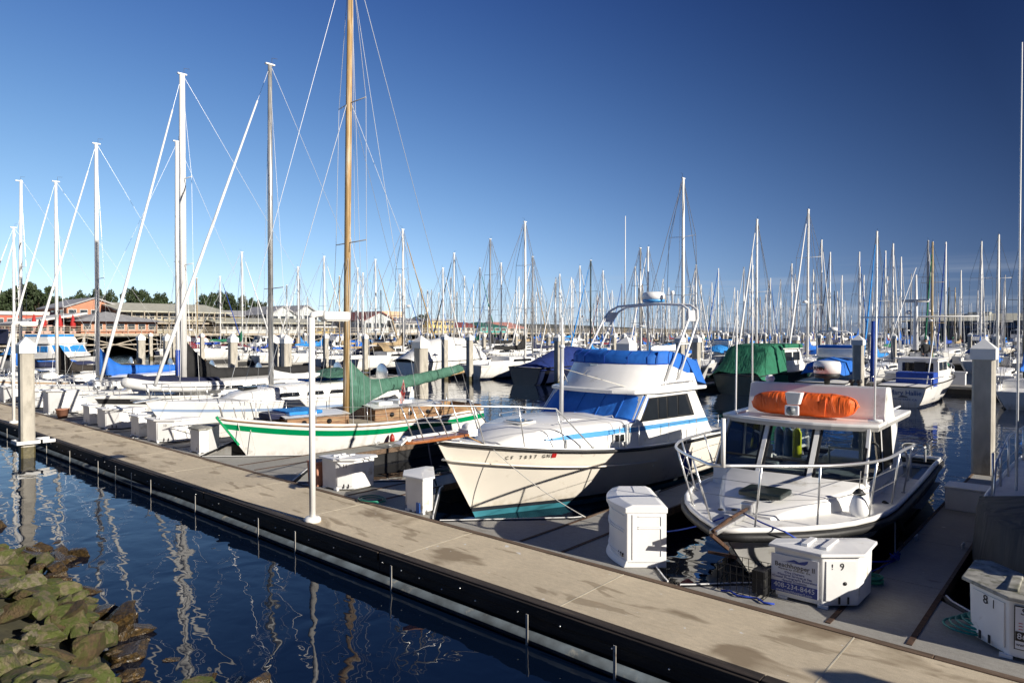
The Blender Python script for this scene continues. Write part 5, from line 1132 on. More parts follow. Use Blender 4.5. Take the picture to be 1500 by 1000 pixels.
r3, h3 = sailboat("sailboat", "white sailboat with a thin mast wrapped in blue at its foot, behind the thick mast", (-33.9, 9.0), (-33.5, 19.5), 3.1, (1.35, 1.15, 1.1), 5.05, 13.0, r=.10, cover=None, furled=None, boom=3.4, boomz=1.9, sp=(.5,), cab=(2.6, 7.4, .95, .5))
T([(0, 5.05, 1.75), (0, 5.05, 3.05)], .13, "mast_wrap", royal, r3, 10); B(-.8, .8, 2.1, 5.2, 1.75, 1.82, "folded_tarp", navyc, r3, bevel=.02)
r4, h4 = sailboat("sailboat", "white sailboat with a long bright blue boom cover, left of the thick mast", (-38.8, 8.9), (-38.4, 19.3), 3.2, (1.35, 1.15, 1.15), 3.25, 13.4, r=.10, cover=bluec, boom=4.9, boomz=1.75, sp=(.42,), cab=(2.6, 7.4, 1.0, .55), mast_up=.85, down=.75, hgt=.5)
r5, h5 = sailboat("sailboat", "white sailboat with a white mast and a black boom cover beside the blue yacht", (-43.5, 8.9), (-43.3, 19.0), 3.0, (1.4, 1.15, 1.1), 2.75, 12.1, r=.085, cover=mat("brown_black_canvas", (.03, .024, .02), .85, bump=.5), boom=4.3, boomz=1.75, sp=(.33,), cab=(2.6, 7.0, .9, .5), mast_up=1.1, down=.2, rows=[('a', .02), ('a', .1), ('s', -.12), ('s', -.05)], mats=[bottom, navy, white, ropet, white])
r6, h6 = sailboat("sailboat", "white sailboat with a leaning white mast above the far left lamp post", (-48.4, 8.9), (-48.2, 18.5), 2.9, (1.35, 1.1, 1.05), 2.2, 12.75, r=.09, cover=navyc, boom=3.8, boomz=1.8, sp=(.55,), lean=.5, fstop=.8, cab=(2.4, 6.8, .9, .45))
r7, h7 = sailboat("sailboat", "white sailboat at the left edge behind the leaning mast", (-53.3, 8.9), (-53.0, 18.0), 2.9, (1.3, 1.05, 1.0), 3.0, 10.6, r=.08, cover=bluec, boom=3.4, boomz=1.7, sp=(.5,), cab=(2.4, 6.6, .9, .4))
# windlass and anchors on the long bows
for rt, z in ((r1, 1.64), (r2, 1.5), (r3, 1.38)):
    MB().slab([(-.1, -.35, z - .02), (.1, -.35, z - .02), (.05, .5, z + .06), (-.05, .5, z + .06)], .04).tube([(0, -.45, z + .06), (0, .4, z + .1)], .022, 6).build("anchor", steel, rt, recalc=False)
# boat moored between the third and fourth fingers: only its low stern shows
# ================================================================ motor boats
def motor(name, label, bow, stern, Bm=3.2, sh=(1.5, 1.1, 1.0), hullm=white, cab=(2.2, 6.2, 1.2, 1.3), fly=None, canopy=None, cover=None, cat="motor boat", stripe=None, group=None, win=glass, life=True, gear=None):
    root, L = place(name, label, bow, stern, cat, group)
    H = Hull(L, Bm, sh[0], sh[1], sh[2], draft=.5, rake=1.0, tr=.92, m=.45, p=2.3, q0=1.1, q1=.2, mz=.75)
    rows = [('a', .03), ('a', .12)]; mats = [bottom, navy, hullm]
    if stripe: rows += [('s', -.3), ('s', -.2)]; mats += [stripe, hullm]
    H.build(root, rows, mats, n=18); H.rail("rub_rail", black, root, r=.035, off=.01); H.deck(root, deckw, drop=.02)
    if cab:
        y0, y1, w_, h_ = cab; z0 = H.sheer(.45) - .05
        cabin(root, [(y0, w_ * .4, z0, z0 + .15), (y0 + .7, w_ * .8, z0, z0 + h_ * .38), (y0 + 1.5, w_, z0, z0 + h_ * .45), (y0 + 2.0, w_, z0, z0 + h_), (y1, w_ * 1.02, z0, z0 + h_)], white, "cabin", r=.08, tumble=.04)
        for sx in (1, -1):
            n_ = max(2, int((y1 - y0 - 2.1) / .9)); dy = (y1 - y0 - 2.2) / n_
            for k_ in range(n_): MB().slab([(sx * (w_ + .0), y0 + 2.1 + k_ * dy, z0 + h_ * .5), (sx * (w_ + .01), y0 + 2.1 + k_ * dy + dy * .86, z0 + h_ * .5), (sx * (w_ - .01), y0 + 2.1 + k_ * dy + dy * .86, z0 + h_ * .88), (sx * (w_ - .02), y0 + 2.1 + k_ * dy, z0 + h_ * .88)], .03).build("window", win, root)
        for (xa, xb) in ((-.85, -.05), (.05, .85)):
            MB().slab([(xa * w_, y0 + 1.48, z0 + h_ * .5), (xb * w_, y0 + 1.48, z0 + h_ * .5), (xb * w_, y0 + 1.93, z0 + h_ * .93), (xa * w_, y0 + 1.93, z0 + h_ * .93)], .05).build("windscreen_pane", win, root)
            MB().slab([(xa * w_ * .9, y1 + .012, z0 + h_ * .45), (xb * w_ * .9, y1 + .012, z0 + h_ * .45), (xb * w_ * .9, y1 + .012, z0 + h_ * .85), (xa * w_ * .9, y1 + .012, z0 + h_ * .85)], .02).build("aft_window", win, root)
        MB().prism([(-w_ * 1.05, y0 + 1.8), (w_ * 1.05, y0 + 1.8), (w_ * 1.1, y1 + .5), (-w_ * 1.1, y1 + .5)], z0 + h_ + .03, z0 + h_ + .09).build("cabin_roof", white, root, bevel=.02)
        if fly:
            zf = z0 + h_ + .09
            MB().prism([(-w_ * .8, y0 + 2.3), (w_ * .8, y0 + 2.3), (w_ * .95, y1 + .2), (-w_ * .95, y1 + .2)], zf + .002, zf + .55, top=[(-w_ * .75, y0 + 2.7), (w_ * .75, y0 + 2.7), (w_ * .93, y1 + .2), (-w_ * .93, y1 + .2)]).build("flybridge", white, root, bevel=.05)
            MB().prism([(-w_ * .72, y0 + 2.75), (w_ * .72, y0 + 2.75), (w_ * .9, y1 + .15), (-w_ * .9, y1 + .15)], zf + .552, zf + .75).build("flybridge_cover", fly, root, bevel=.06)
        if canopy:
            zc = z0 + h_ + .0
            rows = [[(x * w_ * 1.05, y, z0 + .35 + (zc - z0 - .25) * f * (1 - abs(x) ** 6)) for x in (-1, -.97, -.8, 0, .8, .97, 1)] for y, f in [(y1 + .05, 1.0), (y1 + 1.2, 1.0), (L - .9, .85), (L - .4, .15)]]
            MB().grid(rows).build("cockpit_canopy", canopy, root)
    if cover:
        rows = [[(x * (H.half(u) + .04), u * L, H.sheer(u) - .12 + hh * (1 - abs(x) ** 2.5)) for x in (-1, -.9, -.5, 0, .5, .9, 1)] for u, hh in [(.04, .15), (.2, .5), (.35, 1.2), (.5, 1.35), (.75, 1.15), (.93, .5), (1.0, .12)]]
        MB().grid(rows).build("canvas_cover", cover, root)
    if life: H.pulpit(root, steel, h=.6, u=.3)
    return root, H, L
mh, Hm, Lm = motor("fishing_boat", "small white fishing boat with blue deck bin and blue stern lettering", (-8.0, 50.2), (-8.3, 40.2), 2.6, (1.5, 1.15, 1.05), cab=(2.0, 6.3, 1.0, 1.2), cat="fishing boat")
B(-1.25, .55, 7.6, 8.6, 1.0, 1.75, "deck_bin", royal, mh, bevel=.05)
MB().tube([(-1.4, 9.9, 1.0), (-1.4, 9.9, 1.5), (1.4, 9.9, 1.5), (1.4, 9.9, 1.0)], .025, 6).tube([(-1.4, 9.9, 1.5), (-1.4, 7, 1.5)], .025, 6).tube([(1.4, 9.9, 1.5), (1.4, 7, 1.5)], .025, 6).build("stern_rail", steel, mh, recalc=False)
B(-.40, .16, 6.31, 6.36, 1.12, 2.22, "cabin_door", black, mh)
B(-.7, .7, 1.3, 2.6, 1.3, 1.71, "fore_locker", white, mh, bevel=.05)
MB().tube([(.05, 6.6, 2.9), (.05, 6.6, 7.1)], [.16, .05], 8).tube([(-2.9, 6.6, 4.75), (2.9, 6.6, 4.75)], .04, 6).tube([(-.6, 6.6, 5.6), (.75, 6.6, 5.6)], .05, 6).box(-.62, .75, 6.5, 6.7, 5.65, 5.73).lathe([(.12, 4.9), (.16, 5.0), (.1, 5.12)], (.4, 6.6, 0), 8).tube([(-1.0, 8.9, 1.2), (-.9, 6.6, 4.2)], .03, 5).tube([(.05, 6.6, 7.5), (1.3, 9.4, 1.4)], .02, 5).build("gantry_mast", alum, mh, recalc=False)
T([(1.5, 9.4, 1.2), (1.45, 9.35, 4.5)], .12, "furled_outrigger", royal, mh, 8)
text("Mary Hallie", .36, mat("blue_lettering", (.05, .12, .35), .5), mh, (-.24, Hm.L + .015, .74), (-1, 0, 0), (0, 0, 1), ext=.004, sx=.92)
text("MONTEREY, CA", .14, mat("blue_lettering", (.05, .12, .35)), mh, (-.24, Hm.L + .015, .40), (-1, 0, 0), (0, 0, 1), ext=.004, sx=1.1)
MB().slab([(.1, Hm.L + .012, .50), (-.4, Hm.L + .012, .50), (-.32, Hm.L + .012, .56), (-.12, Hm.L + .012, .61), (.02, Hm.L + .012, .56)], .004).build("stern_emblem", mat("grey_emblem", (.15, .16, .2), .5), mh)
gb, Hg, Lg = motor("covered_boat", "dark green boat under a green canvas cover with a white cabin, behind the orange liferaft", (-16.4, 51.5), (-17.6, 41.2), 3.6, (1.7, 1.3, 1.2), hullm=mat('dark_teal_hull', (.008, .04, .045), .25), cab=(2.4, 6.8, 1.3, 1.45), cat="motor boat", stripe=None)
MB().grid([[(x * (1.35 + .4 * (1 - z_) ), y + .25 * (1 - z_), 1.1 + hh * z_ + .05 * math.sin(x * 14 + y * 2) * z_) for x, z_ in ((-1, -.25), (-1, .3), (-1.02, .85), (-.9, 1.0), (-.55, .97), (-.2, 1.02), (.2, .98), (.55, 1.02), (.9, 1.0), (1.02, .85), (1, .3), (1, -.25))] for y, hh in [(6.85, 1.95), (7.6, 2.0), (8.3, 1.98), (8.9, 1.90), (9.5, 1.0), (10.3, .25)]]).build("canvas_cover", greenc, gb)
MB().box(-1.38, 1.38, 4.2, 6.7, 2.80, 3.12).build("roof_cover", greenc, gb, bevel=.08)
bb, Hb2, Lb = motor("covered_boat", "dark hulled boat under a sloping dark blue canvas cover, left of the cruiser's windscreen", (-31.9, 49.5), (-32.7, 38.6), 3.6, (1.6, 1.3, 1.25), hullm=navy, cab=None, cover=None, cat="motor boat")
MB().grid([[(x * 1.83, y, 1.1 + hh * (1 - abs(x) ** 2.2) + .05 * math.sin(x * 13 + y * 2) * min(1, hh)) for x in (-1, -.93, -.75, -.5, -.25, 0, .25, .5, .75, .93, 1)] for y, hh in [(1.0, .3), (2.5, .9), (4.5, 1.55), (6.4, 1.65), (7.6, 1.35), (9.2, .7), (10.95, .12)]]).build("canvas_cover", mat("dark_blue_canvas", (0.010, 0.03, 0.17), 0.85, var=.2, bump=.8, bscale=3), bb)
wb, Hw, Lw = motor("canopy_boat", "white boat with a white and green canopy seen over the green sail cover", (-44.6, 48.5), (-45.5, 38.0), 3.7, (1.6, 1.35, 1.3), cab=(2.0, 5.6, 1.35, 1.4), cat="motor boat")
MB().grid([[(x * 1.8, y, 1.3 + hh * (1 - abs(x) ** 3)) for x in (-1, -.93, -.7, -.3, .3, .7, .93, 1)] for y, hh in [(2.5, .7), (4.0, 2.0), (6, 2.2), (8.0, 1.9), (10.8, .3)]]).build("canvas_cover", whitec, wb)
MB().slab([(1.66, 7.0, 1.65), (1.66, 9.8, 1.5), (1.60, 8.6, 2.3), (1.60, 7.0, 2.5)], .05).build("side_curtain", greenc, wb)
my_, Hy, Ly = motor("motor_yacht", "white motor yacht with sky blue side covers and awning behind the left piling", (-64.5, 20.5), (-75.5, 17.0), 3.8, (1.9, 1.5, 1.3), cab=(2.4, 7.8, 1.6, 1.3), fly=skyc, win=skyc, canopy=skyc, cat="motor yacht")
nv, Hn, Ln = motor("motor_yacht", "white yacht with a navy mesh awning at the far left edge", (-66, 14.0), (-78, 10.0), 4.2, (2.0, 1.6, 1.4), cab=(3.0, 8.0, 1.7, 1.9), fly=None, win=skyc, cat="motor yacht")
MB().slab([(-1.9, 2.5, 4.1), (1.9, 2.5, 4.1), (1.9, 9.5, 4.3), (-1.9, 9.5, 4.3)], .06).slab([(1.9, 2.5, 2.9), (1.9, 9.5, 3.0), (1.9, 9.5, 4.3), (1.9, 2.5, 4.1)], .05).build("mesh_awning", navyc, nv)
# ================================================================ the crowd of moored boats
def bg_sail(kind):
    root = thing("sailboat", "x", "sailboat", (0, 0, -50)); H = Hull(10, 3.0, 1.45, 1.1, 1.05, draft=.4, rake=1.1, tr=.7 if kind != 2 else .5, m=.55, srake=.3)
    H.build(root, [('a', .03), ('a', .12)], [bottom, navy, white], n=12); H.deck(root, deckw, n=8); H.rail("toe_rail", alum, root, z=.02, r=.02, n=10, k=4)
    z0 = 1.05
    cabin(root, [(2.4, .4, z0, z0 + .1), (3.2, .8, z0, z0 + .4), (4.4, .95, z0, z0 + .52), (6.8, 1.0, z0, z0 + .58)], white, "coachroof", r=.08)
    for sx in (1, -1): MB().slab([(sx * .985, 4.2, z0 + .22), (sx * 1.02, 6.4, z0 + .22), (sx * .99, 6.3, z0 + .40), (sx * .95, 4.3, z0 + .40)], .03).build("window", glass, root)
    for sx in (-1.1, .98): B(sx, sx + .12, 6.8, 9.2, z0, z0 + .3, "coaming", white, root)
    rig(root, H, 3.9 if kind < 2 else 4.3, 12.5, r=.10, spw=1.0, sp=(.48,) if kind == 0 else (.36, .68), foot=1.5, furled=whitec if kind != 1 else None, boom=3.7, boomz=2.15, shroud_r=.018, furl_r=.07)
    sail_cover(root, 3.95 if kind < 2 else 4.35, 7.7, 2.17, 2.25, .38, bluec, n=9)
    if kind == 2: MB().grid([[(x * 1.0, y, 1.7 + hh * (1 - x * x)) for x in (-1, -.8, 0, .8, 1)] for y, hh in [(5.9, .1), (6.3, .7), (7.2, .75)]]).build("spray_hood", bluec, root)
    MB().tube([(0, 1.6, 1.45), (0, 3.9, 9.0)], .014, 4).tube([(0, 7.6, 2.3), (0, 4.2, 12.3)], .012, 4).tube([(.25, 4.1, 1.6), (.12, 4.0, 12.2)], .012, 4).build('running_rigging', wire, root, recalc=False)
    if kind == 2: MB().lathe([(.18, 5.6), (.20, 5.7), (.12, 5.8)], (0, 3.7, 0), 10).build('radar_dome', plast, root)
    if kind == 1: MB().tube([(.4, 9.7, 1.1), (.45, 9.8, 3.0)], .02, 5).tube([(-.5, 9.6, 1.2), (-.5, 9.6, 3.6)], .03, 5).lathe([(.02, 3.5), (.4, 3.55), (.02, 3.6)], (-.5, 9.6, 0), 3).build('stern_poles', alum, root, recalc=False)
    H.pulpit(root, steel, r=.018); H.lifelines(root, steel, h=.6, u0=.2, u1=.95, n=4, wires=1)
    if kind != 1: MB().tube([(-.9, 9.0, 1.1), (-.9, 9.0, 1.7), (-.85, 9.9, 1.72), (.85, 9.9, 1.72), (.9, 9.0, 1.7), (.9, 9.0, 1.1)], .02, 5).build("stern_rail", steel, root, recalc=False)
    return root
def bg_far():
    root = thing("sailboat", "x", "sailboat", (0, 0, -50)); H = Hull(10, 3.0, 1.45, 1.1, 1.05, draft=.4, rake=1.1, tr=.7, m=.55)
    H.build(root, [('a', .03), ('a', .12)], [bottom, navy, white], n=8); H.deck(root, deckw, n=5)
    cabin(root, [(2.4, .4, 1.05, 1.15), (3.2, .8, 1.05, 1.45), (6.8, 1.0, 1.05, 1.6)], white, "coachroof", r=.08)
    for sx in (1, -1): MB().slab([(sx * .985, 4.0, 1.27), (sx * 1.02, 6.4, 1.27), (sx * .99, 6.3, 1.45), (sx * .95, 4.1, 1.45)], .03).build("window", glass, root)
    MB().tube([(0, 4, 1.5), (0, 4, 12.5)], [.115, .08], 6).tube([(-.8, 4, 7.5), (.8, 4, 7.5)], .025, 4).build("mast", mastw, root, recalc=False)
    MB().tube([(0, .1, 1.5), (0, 4, 12.4)], [.08, .04], 4).build("furled_headsail", whitec, root, recalc=False)
    MB().tube([(0, 9.9, 1.1), (0, 4, 12.4)], .02, 4).build("backstay", wire, root, recalc=False)
    sail_cover(root, 4.05, 7.7, 2.17, 2.25, .42, bluec, n=6, wd=.2)
    return root
protoS = [bg_sail(0), bg_sail(1), bg_sail(2)]; protoF = bg_far()
def bg_motor(k):
    if k == 0: r_, _, _ = motor("motor_boat", "x", (0, 0), (0, 9.5), 3.2, cab=(2.0, 6.0, 1.2, 1.3), fly=bluec, canopy=bluec)
    if k == 0:
        MB().tube([(-1.1, 6.2, 2.6), (-1.05, 6.6, 4.0), (-.8, 6.7, 4.15), (.8, 6.7, 4.15), (1.05, 6.6, 4.0), (1.1, 6.2, 2.6)], .04, 6).build('radar_arch', alum, r_, recalc=False); MB().lathe([(.28, 4.2), (.3, 4.3), (.2, 4.42)], (0, 6.7, 0), 12).build('radar_dome', plast, r_); T([(.9, 6.5, 4.1), (1.0, 6.6, 7.4)], .025, 'whip_aerial', plast, r_, 4)
    elif k == 1: r_, _, _ = motor("motor_boat", "x", (0, 0), (0, 9.5), 3.3, (1.8, 1.2, 1.1), cab=(1.6, 5.2, 1.25, 1.9))
    else: r_, _, _ = motor("motor_boat", "x", (0, 0), (0, 8.5), 3.0, cab=None, cover=bluec)
    if k == 1:
        MB().tube([(0, 5.2, 3.1), (0, 5.2, 7.6)], [.12, .06], 6).tube([(-1.2, 5.2, 5.4), (1.2, 5.2, 5.4)], .04, 5).tube([(1.35, 4.5, 1.2), (1.6, 4.4, 9.4)], .035, 5).tube([(-1.35, 4.5, 1.2), (-1.6, 4.4, 9.4)], .035, 5).build("trolling_mast", alum, r_, recalc=False)
    r_.location = (0, 0, -50); return r_
protoM = [bg_motor(0), bg_motor(1), bg_motor(2)]
HC = [("white", white)] * 12 + [("navy", navy), ("cream", cream), ("green", mat("dark_green_hull", (.01, .06, .04), .3)), ("pale blue", steelb), ("grey", mat("grey_hull", (.25, .27, .28), .4))]
CC = [("sky blue", skyc), ("blue", bluec), ("blue", bluec), ("sky blue", skyc), ("royal blue", royal), ("navy", navyc), ("green", greenc), ("black", blackc), ("white", whitec), ("tan", mat("tan_canvas", (.38, .28, .16), .8, bump=.4)), ("maroon", mat("maroon_canvas", (.18, .02, .03), .8))]
MC = [("white", mastw)] * 6 + [("grey", mastg), ("grey", mastg), ("grey", mastg), ("silver", M["mast_silver"]), ("silver", M["mast_silver"]), ("silver", alum), ("dark", mastd), ("tan", mastn)]
def swap(o, mp_):
    for s_ in o.material_slots:
        m_ = s_.material; 
        if m_ in mp_: s_.link = 'OBJECT'; s_.material = mp_[m_]
seen_labels = {}
ROWN = {0: "nearest row", 1: "second row", 2: "third row", 3: "fourth row", 4: "far rows", 5: "far rows", 6: "farthest rows", 7: "farthest rows", 8: "farthest rows"}
def where(px_):
    for lim, s_ in [(250, "by the left masts"), (400, "left of grey mast"), (520, "left of wooden mast"), (610, "right of wooden mast"), (700, "above green sail cover"), (790, "by the water gap"), (870, "left of radar arch"), (1030, "behind radar arch"), (1110, "left of green boat"), (1200, "above green boat"), (1290, "above the dive boat"), (1400, "left of right piling"), (2000, "right of right piling")]:
        if px_ < lim: return s_
def screen(p):
    d = p.x * FWD.x + p.y * FWD.y; return 750 + (p.x * RGT.x + p.y * RGT.y) / d * 1000, d
rb = random.Random(11)
occ = {}
def put(kind, X, Yd, dirn, row, k=None, hull=None, cov=None, mst=None, proto=None, motor_k=None):
    """Yd: the dock edge the bow touches; dirn -1: the boat lies on the near side of that dock"""
    hn, hm = hull or rb.choice(HC); cn, cm_ = cov or rb.choice(CC); mn, mm = mst or rb.choice(MC)
    src = proto if proto is not None else (protoM[motor_k] if motor_k is not None else protoS[rb.randrange(3)] if row < 3 else protoF)
    c = copy_tree(src); k = k or rb.uniform(.85, 1.12)
    # the boats' stern-first copies mirror which end faces the walkway
    c.location = (X, Yd, WZ); c.scale = (k, k, k); c.rotation_euler = (0, 0, (math.pi if dirn < 0 else 0) + rb.uniform(-.03, .03))
    mp_ = {white: hm if hn != "white" else white, bluec: cm_, mastw: mm}
    for o in KIDS[c.name]:
        nm = o.name.split('.')[0]
        if nm == 'hull': swap(o, {white: hm})
        elif nm in ('sail_cover', 'cockpit_canopy', 'flybridge_cover', 'canvas_cover', 'spray_hood'): swap(o, {bluec: cm_})
        elif nm in ('mast', 'boom', 'spreader'): swap(o, {mastw: mm})
        elif nm == 'furled_headsail' and rb.random() < .35: swap(o, {whitec: cm_})
    px_, d = screen(Vector((X, Yd + dirn * 5)))
    if motor_k is None: lab = "%s sailboat, %s mast, %s cover, %s %s" % (hn, mn, cn, ROWN[row], where(px_)); cat = "sailboat"
    else: lab = ["%s cabin boat, %s canvas, %s %s", "%s %s %s %s", "%s boat under a %s cover, %s %s"][motor_k] % (hn, cn, ROWN[row], where(px_)) if motor_k != 1 else "%s wheelhouse fishing boat, outriggers, %s %s" % (hn, ROWN[row], where(px_)); cat = "motor boat"
    tag(c, lab, cat, "boats like the %s" % lab[:60]); c["group"] = "moored: " + lab[:70]
    occ.setdefault(row, []).append(X); return c
ROWS = {0: (50.6, -1), 1: (53.6, 1), 2: (86.5, -1), 3: (89.5, 1), 4: (122, -1), 5: (125, 1), 6: (157, -1), 7: (160, 1), 8: (195, -1)}
WB = {0: [-7.3, -17.2, -32.2, -45.0]}
occ[0] = list(WB[0])
# masts read from the picture: (x, y of the top, colour)
W_, G_, D_, N_ = ("white", mastw), ("grey", mastg), ("dark", mastd), ("tan", mastn)
spec = [(1007, 265, W_), (1178, 306, W_), (773, 326, W_), (1107, 322, W_), (602, 338, W_), (1284, 341, W_), (713, 350, G_), (1204, 353, W_), (1361, 354, G_), (1382, 354, W_), (1436, 355, W_), (1306, 358, W_), (951, 363, W_), (1295, 367, W_), (1212, 369, W_), (1262, 370, W_), (664, 371, W_), (1004, 371, W_), (362, 370, W_), (476, 376, W_), (548, 380, W_), (866, 382, D_), (1322, 377, W_), (738, 386, W_), (434, 391, W_), (706, 393, G_), (782, 393, W_), (930, 391, W_), (1051, 393, W_), (1193, 395, W_), (1407, 396, W_), (883, 397, W_), (820, 402, W_), (1165, 402, W_), (1333, 401, G_), (640, 392, W_), (836, 406, W_), (813, 406, G_), (843, 409, W_), (682, 405, W_), (758, 405, W_), (1102, 389, W_), (1042, 414, W_), (972, 409, W_), (1464, 415, W_), (794, 419, W_), (1498, 417, W_), (530, 400, W_), (500, 405, N_), (587, 402, W_), (320, 405, W_), (1076, 421, W_), (1399, 429, W_)]
for (x_, y_, mc_) in spec:
    best = None
    for row, (Yd, dirn) in ROWS.items():
        Ym = Yd + dirn * 4.0; r_ = ray(x_); d = Ym / r_.y; X = r_.x * d; top = CAM_Z + (HOR - y_) * d / 1000 - WZ; k = top / 12.5
        if X < -108 or X > 2: continue
        sc_ = abs(math.log(max(.1, k))) + (1.2 if any(abs(X - q) < 3.3 for q in occ.get(row, [])) else 0)
        if best is None or sc_ < best[0]: best = (sc_, row, X, k)
    if best and .6 < best[3] < 1.45:
        row, X, k = best[1:]; pr = None
        put(0, X, ROWS[row][0] - (k - 1) * 2 * (1 if ROWS[row][1] > 0 else -1) * 0, ROWS[row][1], row, k=k, mst=mc_, hull=("white", white) if rb.random() < .85 else None, proto=protoF if row > 2 else None)
for X_, mk_, cv_ in [(-12.9, 0, ('blue', bluec)), (-3.7, None, ('blue', bluec)), (-24.6, 1, None), (-28.0, None, ('navy', navyc)), (-36.6, None, ('sky blue', skyc)), (-40.9, None, ('blue', bluec)), (-49.5, 1, None), (-53.6, 0, ('black', blackc)), (-57.8, 0, ('navy', navyc))]:
    if not any(abs(X_ - q) < 2.6 for q in occ[0]): put(0, X_, ROWS[0][0], -1, 0, k=.95 if mk_ is not None else .84, motor_k=mk_, cov=cv_, hull=('white', white))
for row, (Yd, dirn) in ROWS.items():
    X = 2.0
    while X > -109:
        if not any(abs(X - q) < 3.3 for q in occ.get(row, [])):
            px_, d = screen(Vector((X, Yd)))
            if -60 < px_ < 1560 and rb.random() < .97:
                if rb.random() < (.42 if row < 2 else .26): put(1, X, Yd, dirn, row, motor_k=rb.choice([0, 0, 1, 1, 2]))
                else: put(0, X, Yd, dirn, row, k=rb.uniform(.68, .98) if row < 2 else rb.uniform(.8, 1.12))
            X -= 3.9 if row < 4 else 3.6
        else: X -= .5
# docks and pilings of the crowd
for gi, (Ya, Yb, rows_) in enumerate([(50.8, 53.2, (0, 1)), (86.8, 89.2, (2, 3)), (122.3, 124.7, (4, 5)), (157.3, 159.7, (6, 7))]):
    t = thing("dock_walkway", ["concrete walkway of the nearest row across the water", "concrete walkway in the middle of the far crowd", "concrete walkway deep in the far crowd", "concrete walkway at the back of the far crowd"][gi], "dock")
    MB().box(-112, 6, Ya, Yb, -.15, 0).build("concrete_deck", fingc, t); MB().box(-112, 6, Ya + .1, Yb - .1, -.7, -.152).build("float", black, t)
    for row in rows_:
        Yd, dirn = ROWS[row]; xs = sorted(occ[row]); 
        for i, (a_, b_) in enumerate(zip(xs[:-1], xs[1:])):
            if i % 2 == 0 and b_ - a_ > 3.2:
                xm = (a_ + b_) / 2; y0_, y1_ = (Ya - .01, Ya - 11.2) if dirn < 0 else (Yb + .01, Yb + 11.2)
                if gi < 2:
                    f = thing("finger_dock", "narrow concrete finger dock between moored boats, %s" % ROWN[row], "dock", (xm, 0, 0), 0, "finger docks " + ROWN[row])
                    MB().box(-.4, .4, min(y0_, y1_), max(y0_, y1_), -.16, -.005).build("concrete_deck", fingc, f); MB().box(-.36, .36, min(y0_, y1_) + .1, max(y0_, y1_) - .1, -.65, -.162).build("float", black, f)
                    B(-.42, .42, y1_ - .06 if dirn < 0 else y1_, y1_ if dirn < 0 else y1_ + .06, -.3, .02, "timber_end", walew, f)
                px_, d = screen(Vector((xm, y1_)))
                px_, d = screen(Vector((xm, y1_)))
                p_ = piling(xm, y1_ + (.3 if dirn > 0 else -.3), "white capped concrete piling at a finger end, %s" % ROWN[row], 3.42, group="pilings " + ROWN[row]) if i == 0 and gi == 0 and row == 0 else None
                if p_ is None and row == 0 and (1370 < px_ < 1430 or 760 < px_ < 800): continue
                if p_ is None: 
                    p_ = copy_tree(pil_proto); p_.location = (xm, y1_ + (.3 if dirn > 0 else -.3), 0); tag(p_, "white capped concrete piling at a finger end, %s" % ROWN[row], "piling", "pilings " + ROWN[row])
                else: pil_proto = p_
for (x_, w_, Yp, l_) in [(688, 10, 38.6, "concrete piling beside the round sterned white sailboat"), (1020, 12, 41.5, "concrete piling between the cruiser's arch and the green covered boat"), (1258, 13, 38.5, "concrete piling left of the small fishing boat"), (1165, 8, 55.5, "concrete piling behind the green covered boat")]:
    r_ = ray(x_); p_ = copy_tree(pil_proto); p_.location = (r_.x * Yp / r_.y, Yp, 0); tag(p_, l_, "piling"); del p_["group"]
for p_ in protoS + protoM + [protoF]:
    for o in list(KIDS.get(p_.name, [])): bpy.data.objects.remove(o)
    bpy.data.objects.remove(p_)
# ================================================================ the wharf and the town behind
XW = -117.0
shore = mat("shore_ground", (.10, .095, .06), .9, var=.4)
tag(MB().grid([[(-158, -60, 1.5), (-158, 420, 1.5)], [(-200, -60, 4), (-200, 420, 4)], [(-330, -60, 9), (-330, 420, 9)], [(-900, -60, 12), (-900, 600, 12)]]).build("shore_ground", shore), kind="structure")
tag(MB().box(-160, -157.5, -60, 420, -1, 2.2).build("shore_bank", rock[0]), kind="structure")
timb = mat("grey_timber", (.38, .33, .26), .85, var=.35, scale=2, bump=.2)
t = thing("wharf", "long timber wharf on pilings along the left background", "wharf")
MB().box(-158, XW, -10, 250, 2.75, 3.15).build("wharf_deck", timb, t)
pp_ = MB().tube([(0, 0, -1.5), (0, 0, 2.75)], .2, 7).build("wharf_pile", conc, t, recalc=False)
pp_.location = (XW - .4, -8, 0); k_ = 0
for j in range(1, 60):
    o = pp_.copy(); C.objects.link(o); o.parent = t; o.location = (XW - .4 - (j % 2) * 5.5, -8 + j * 4.3, 0)
cb = MB()
for j in range(0, 58, 2):
    y = -8 + j * 4.3; cb.tube([(XW - .3, y, .2), (XW - .3, y + 8.6, 2.6)], .10, 4).tube([(XW - .35, y, 2.6), (XW - .35, y + 8.6, .2)], .10, 4)
cb.tube([(XW - .2, -10, 1.4), (XW - .2, 245, 1.4)], .14, 4).build("cross_bracing", timb, t, recalc=False)
rl_ = MB()
for j in range(130): rl_.box(XW + .02, XW + .14, -9 + j * 2, -8.9 + j * 2, 3.15, 4.2)
for z in (3.5, 3.8, 4.15): rl_.box(XW + .03, XW + .11, -10, 250, z, z + .08)
rl_.build("railing", timb, t)
def Ypx(x_, X): r_ = ray(x_); return r_.y * X / r_.x
def zpx(x_, y_, X): r_ = ray(x_); return CAM_Z - (y_ - HOR) * (X / r_.x) / 1000
def wallm(n, c): return mat(n, c, .85, var=.15, scale=.6, bump=.1, dirt=tuple(v * .7 for v in c), dscale=.5, dthr=.62)
roofg = mat("grey_roof", (.34, .34, .35), .8, var=.2, scale=1.5); roofo = mat("olive_roof", (.46, .45, .37), .85, var=.15, scale=1.5); roofw = mat("pale_roof", (.6, .59, .57), .7, var=.1)
trimw = mat("white_trim", (.62, .61, .59), .6, var=.05)
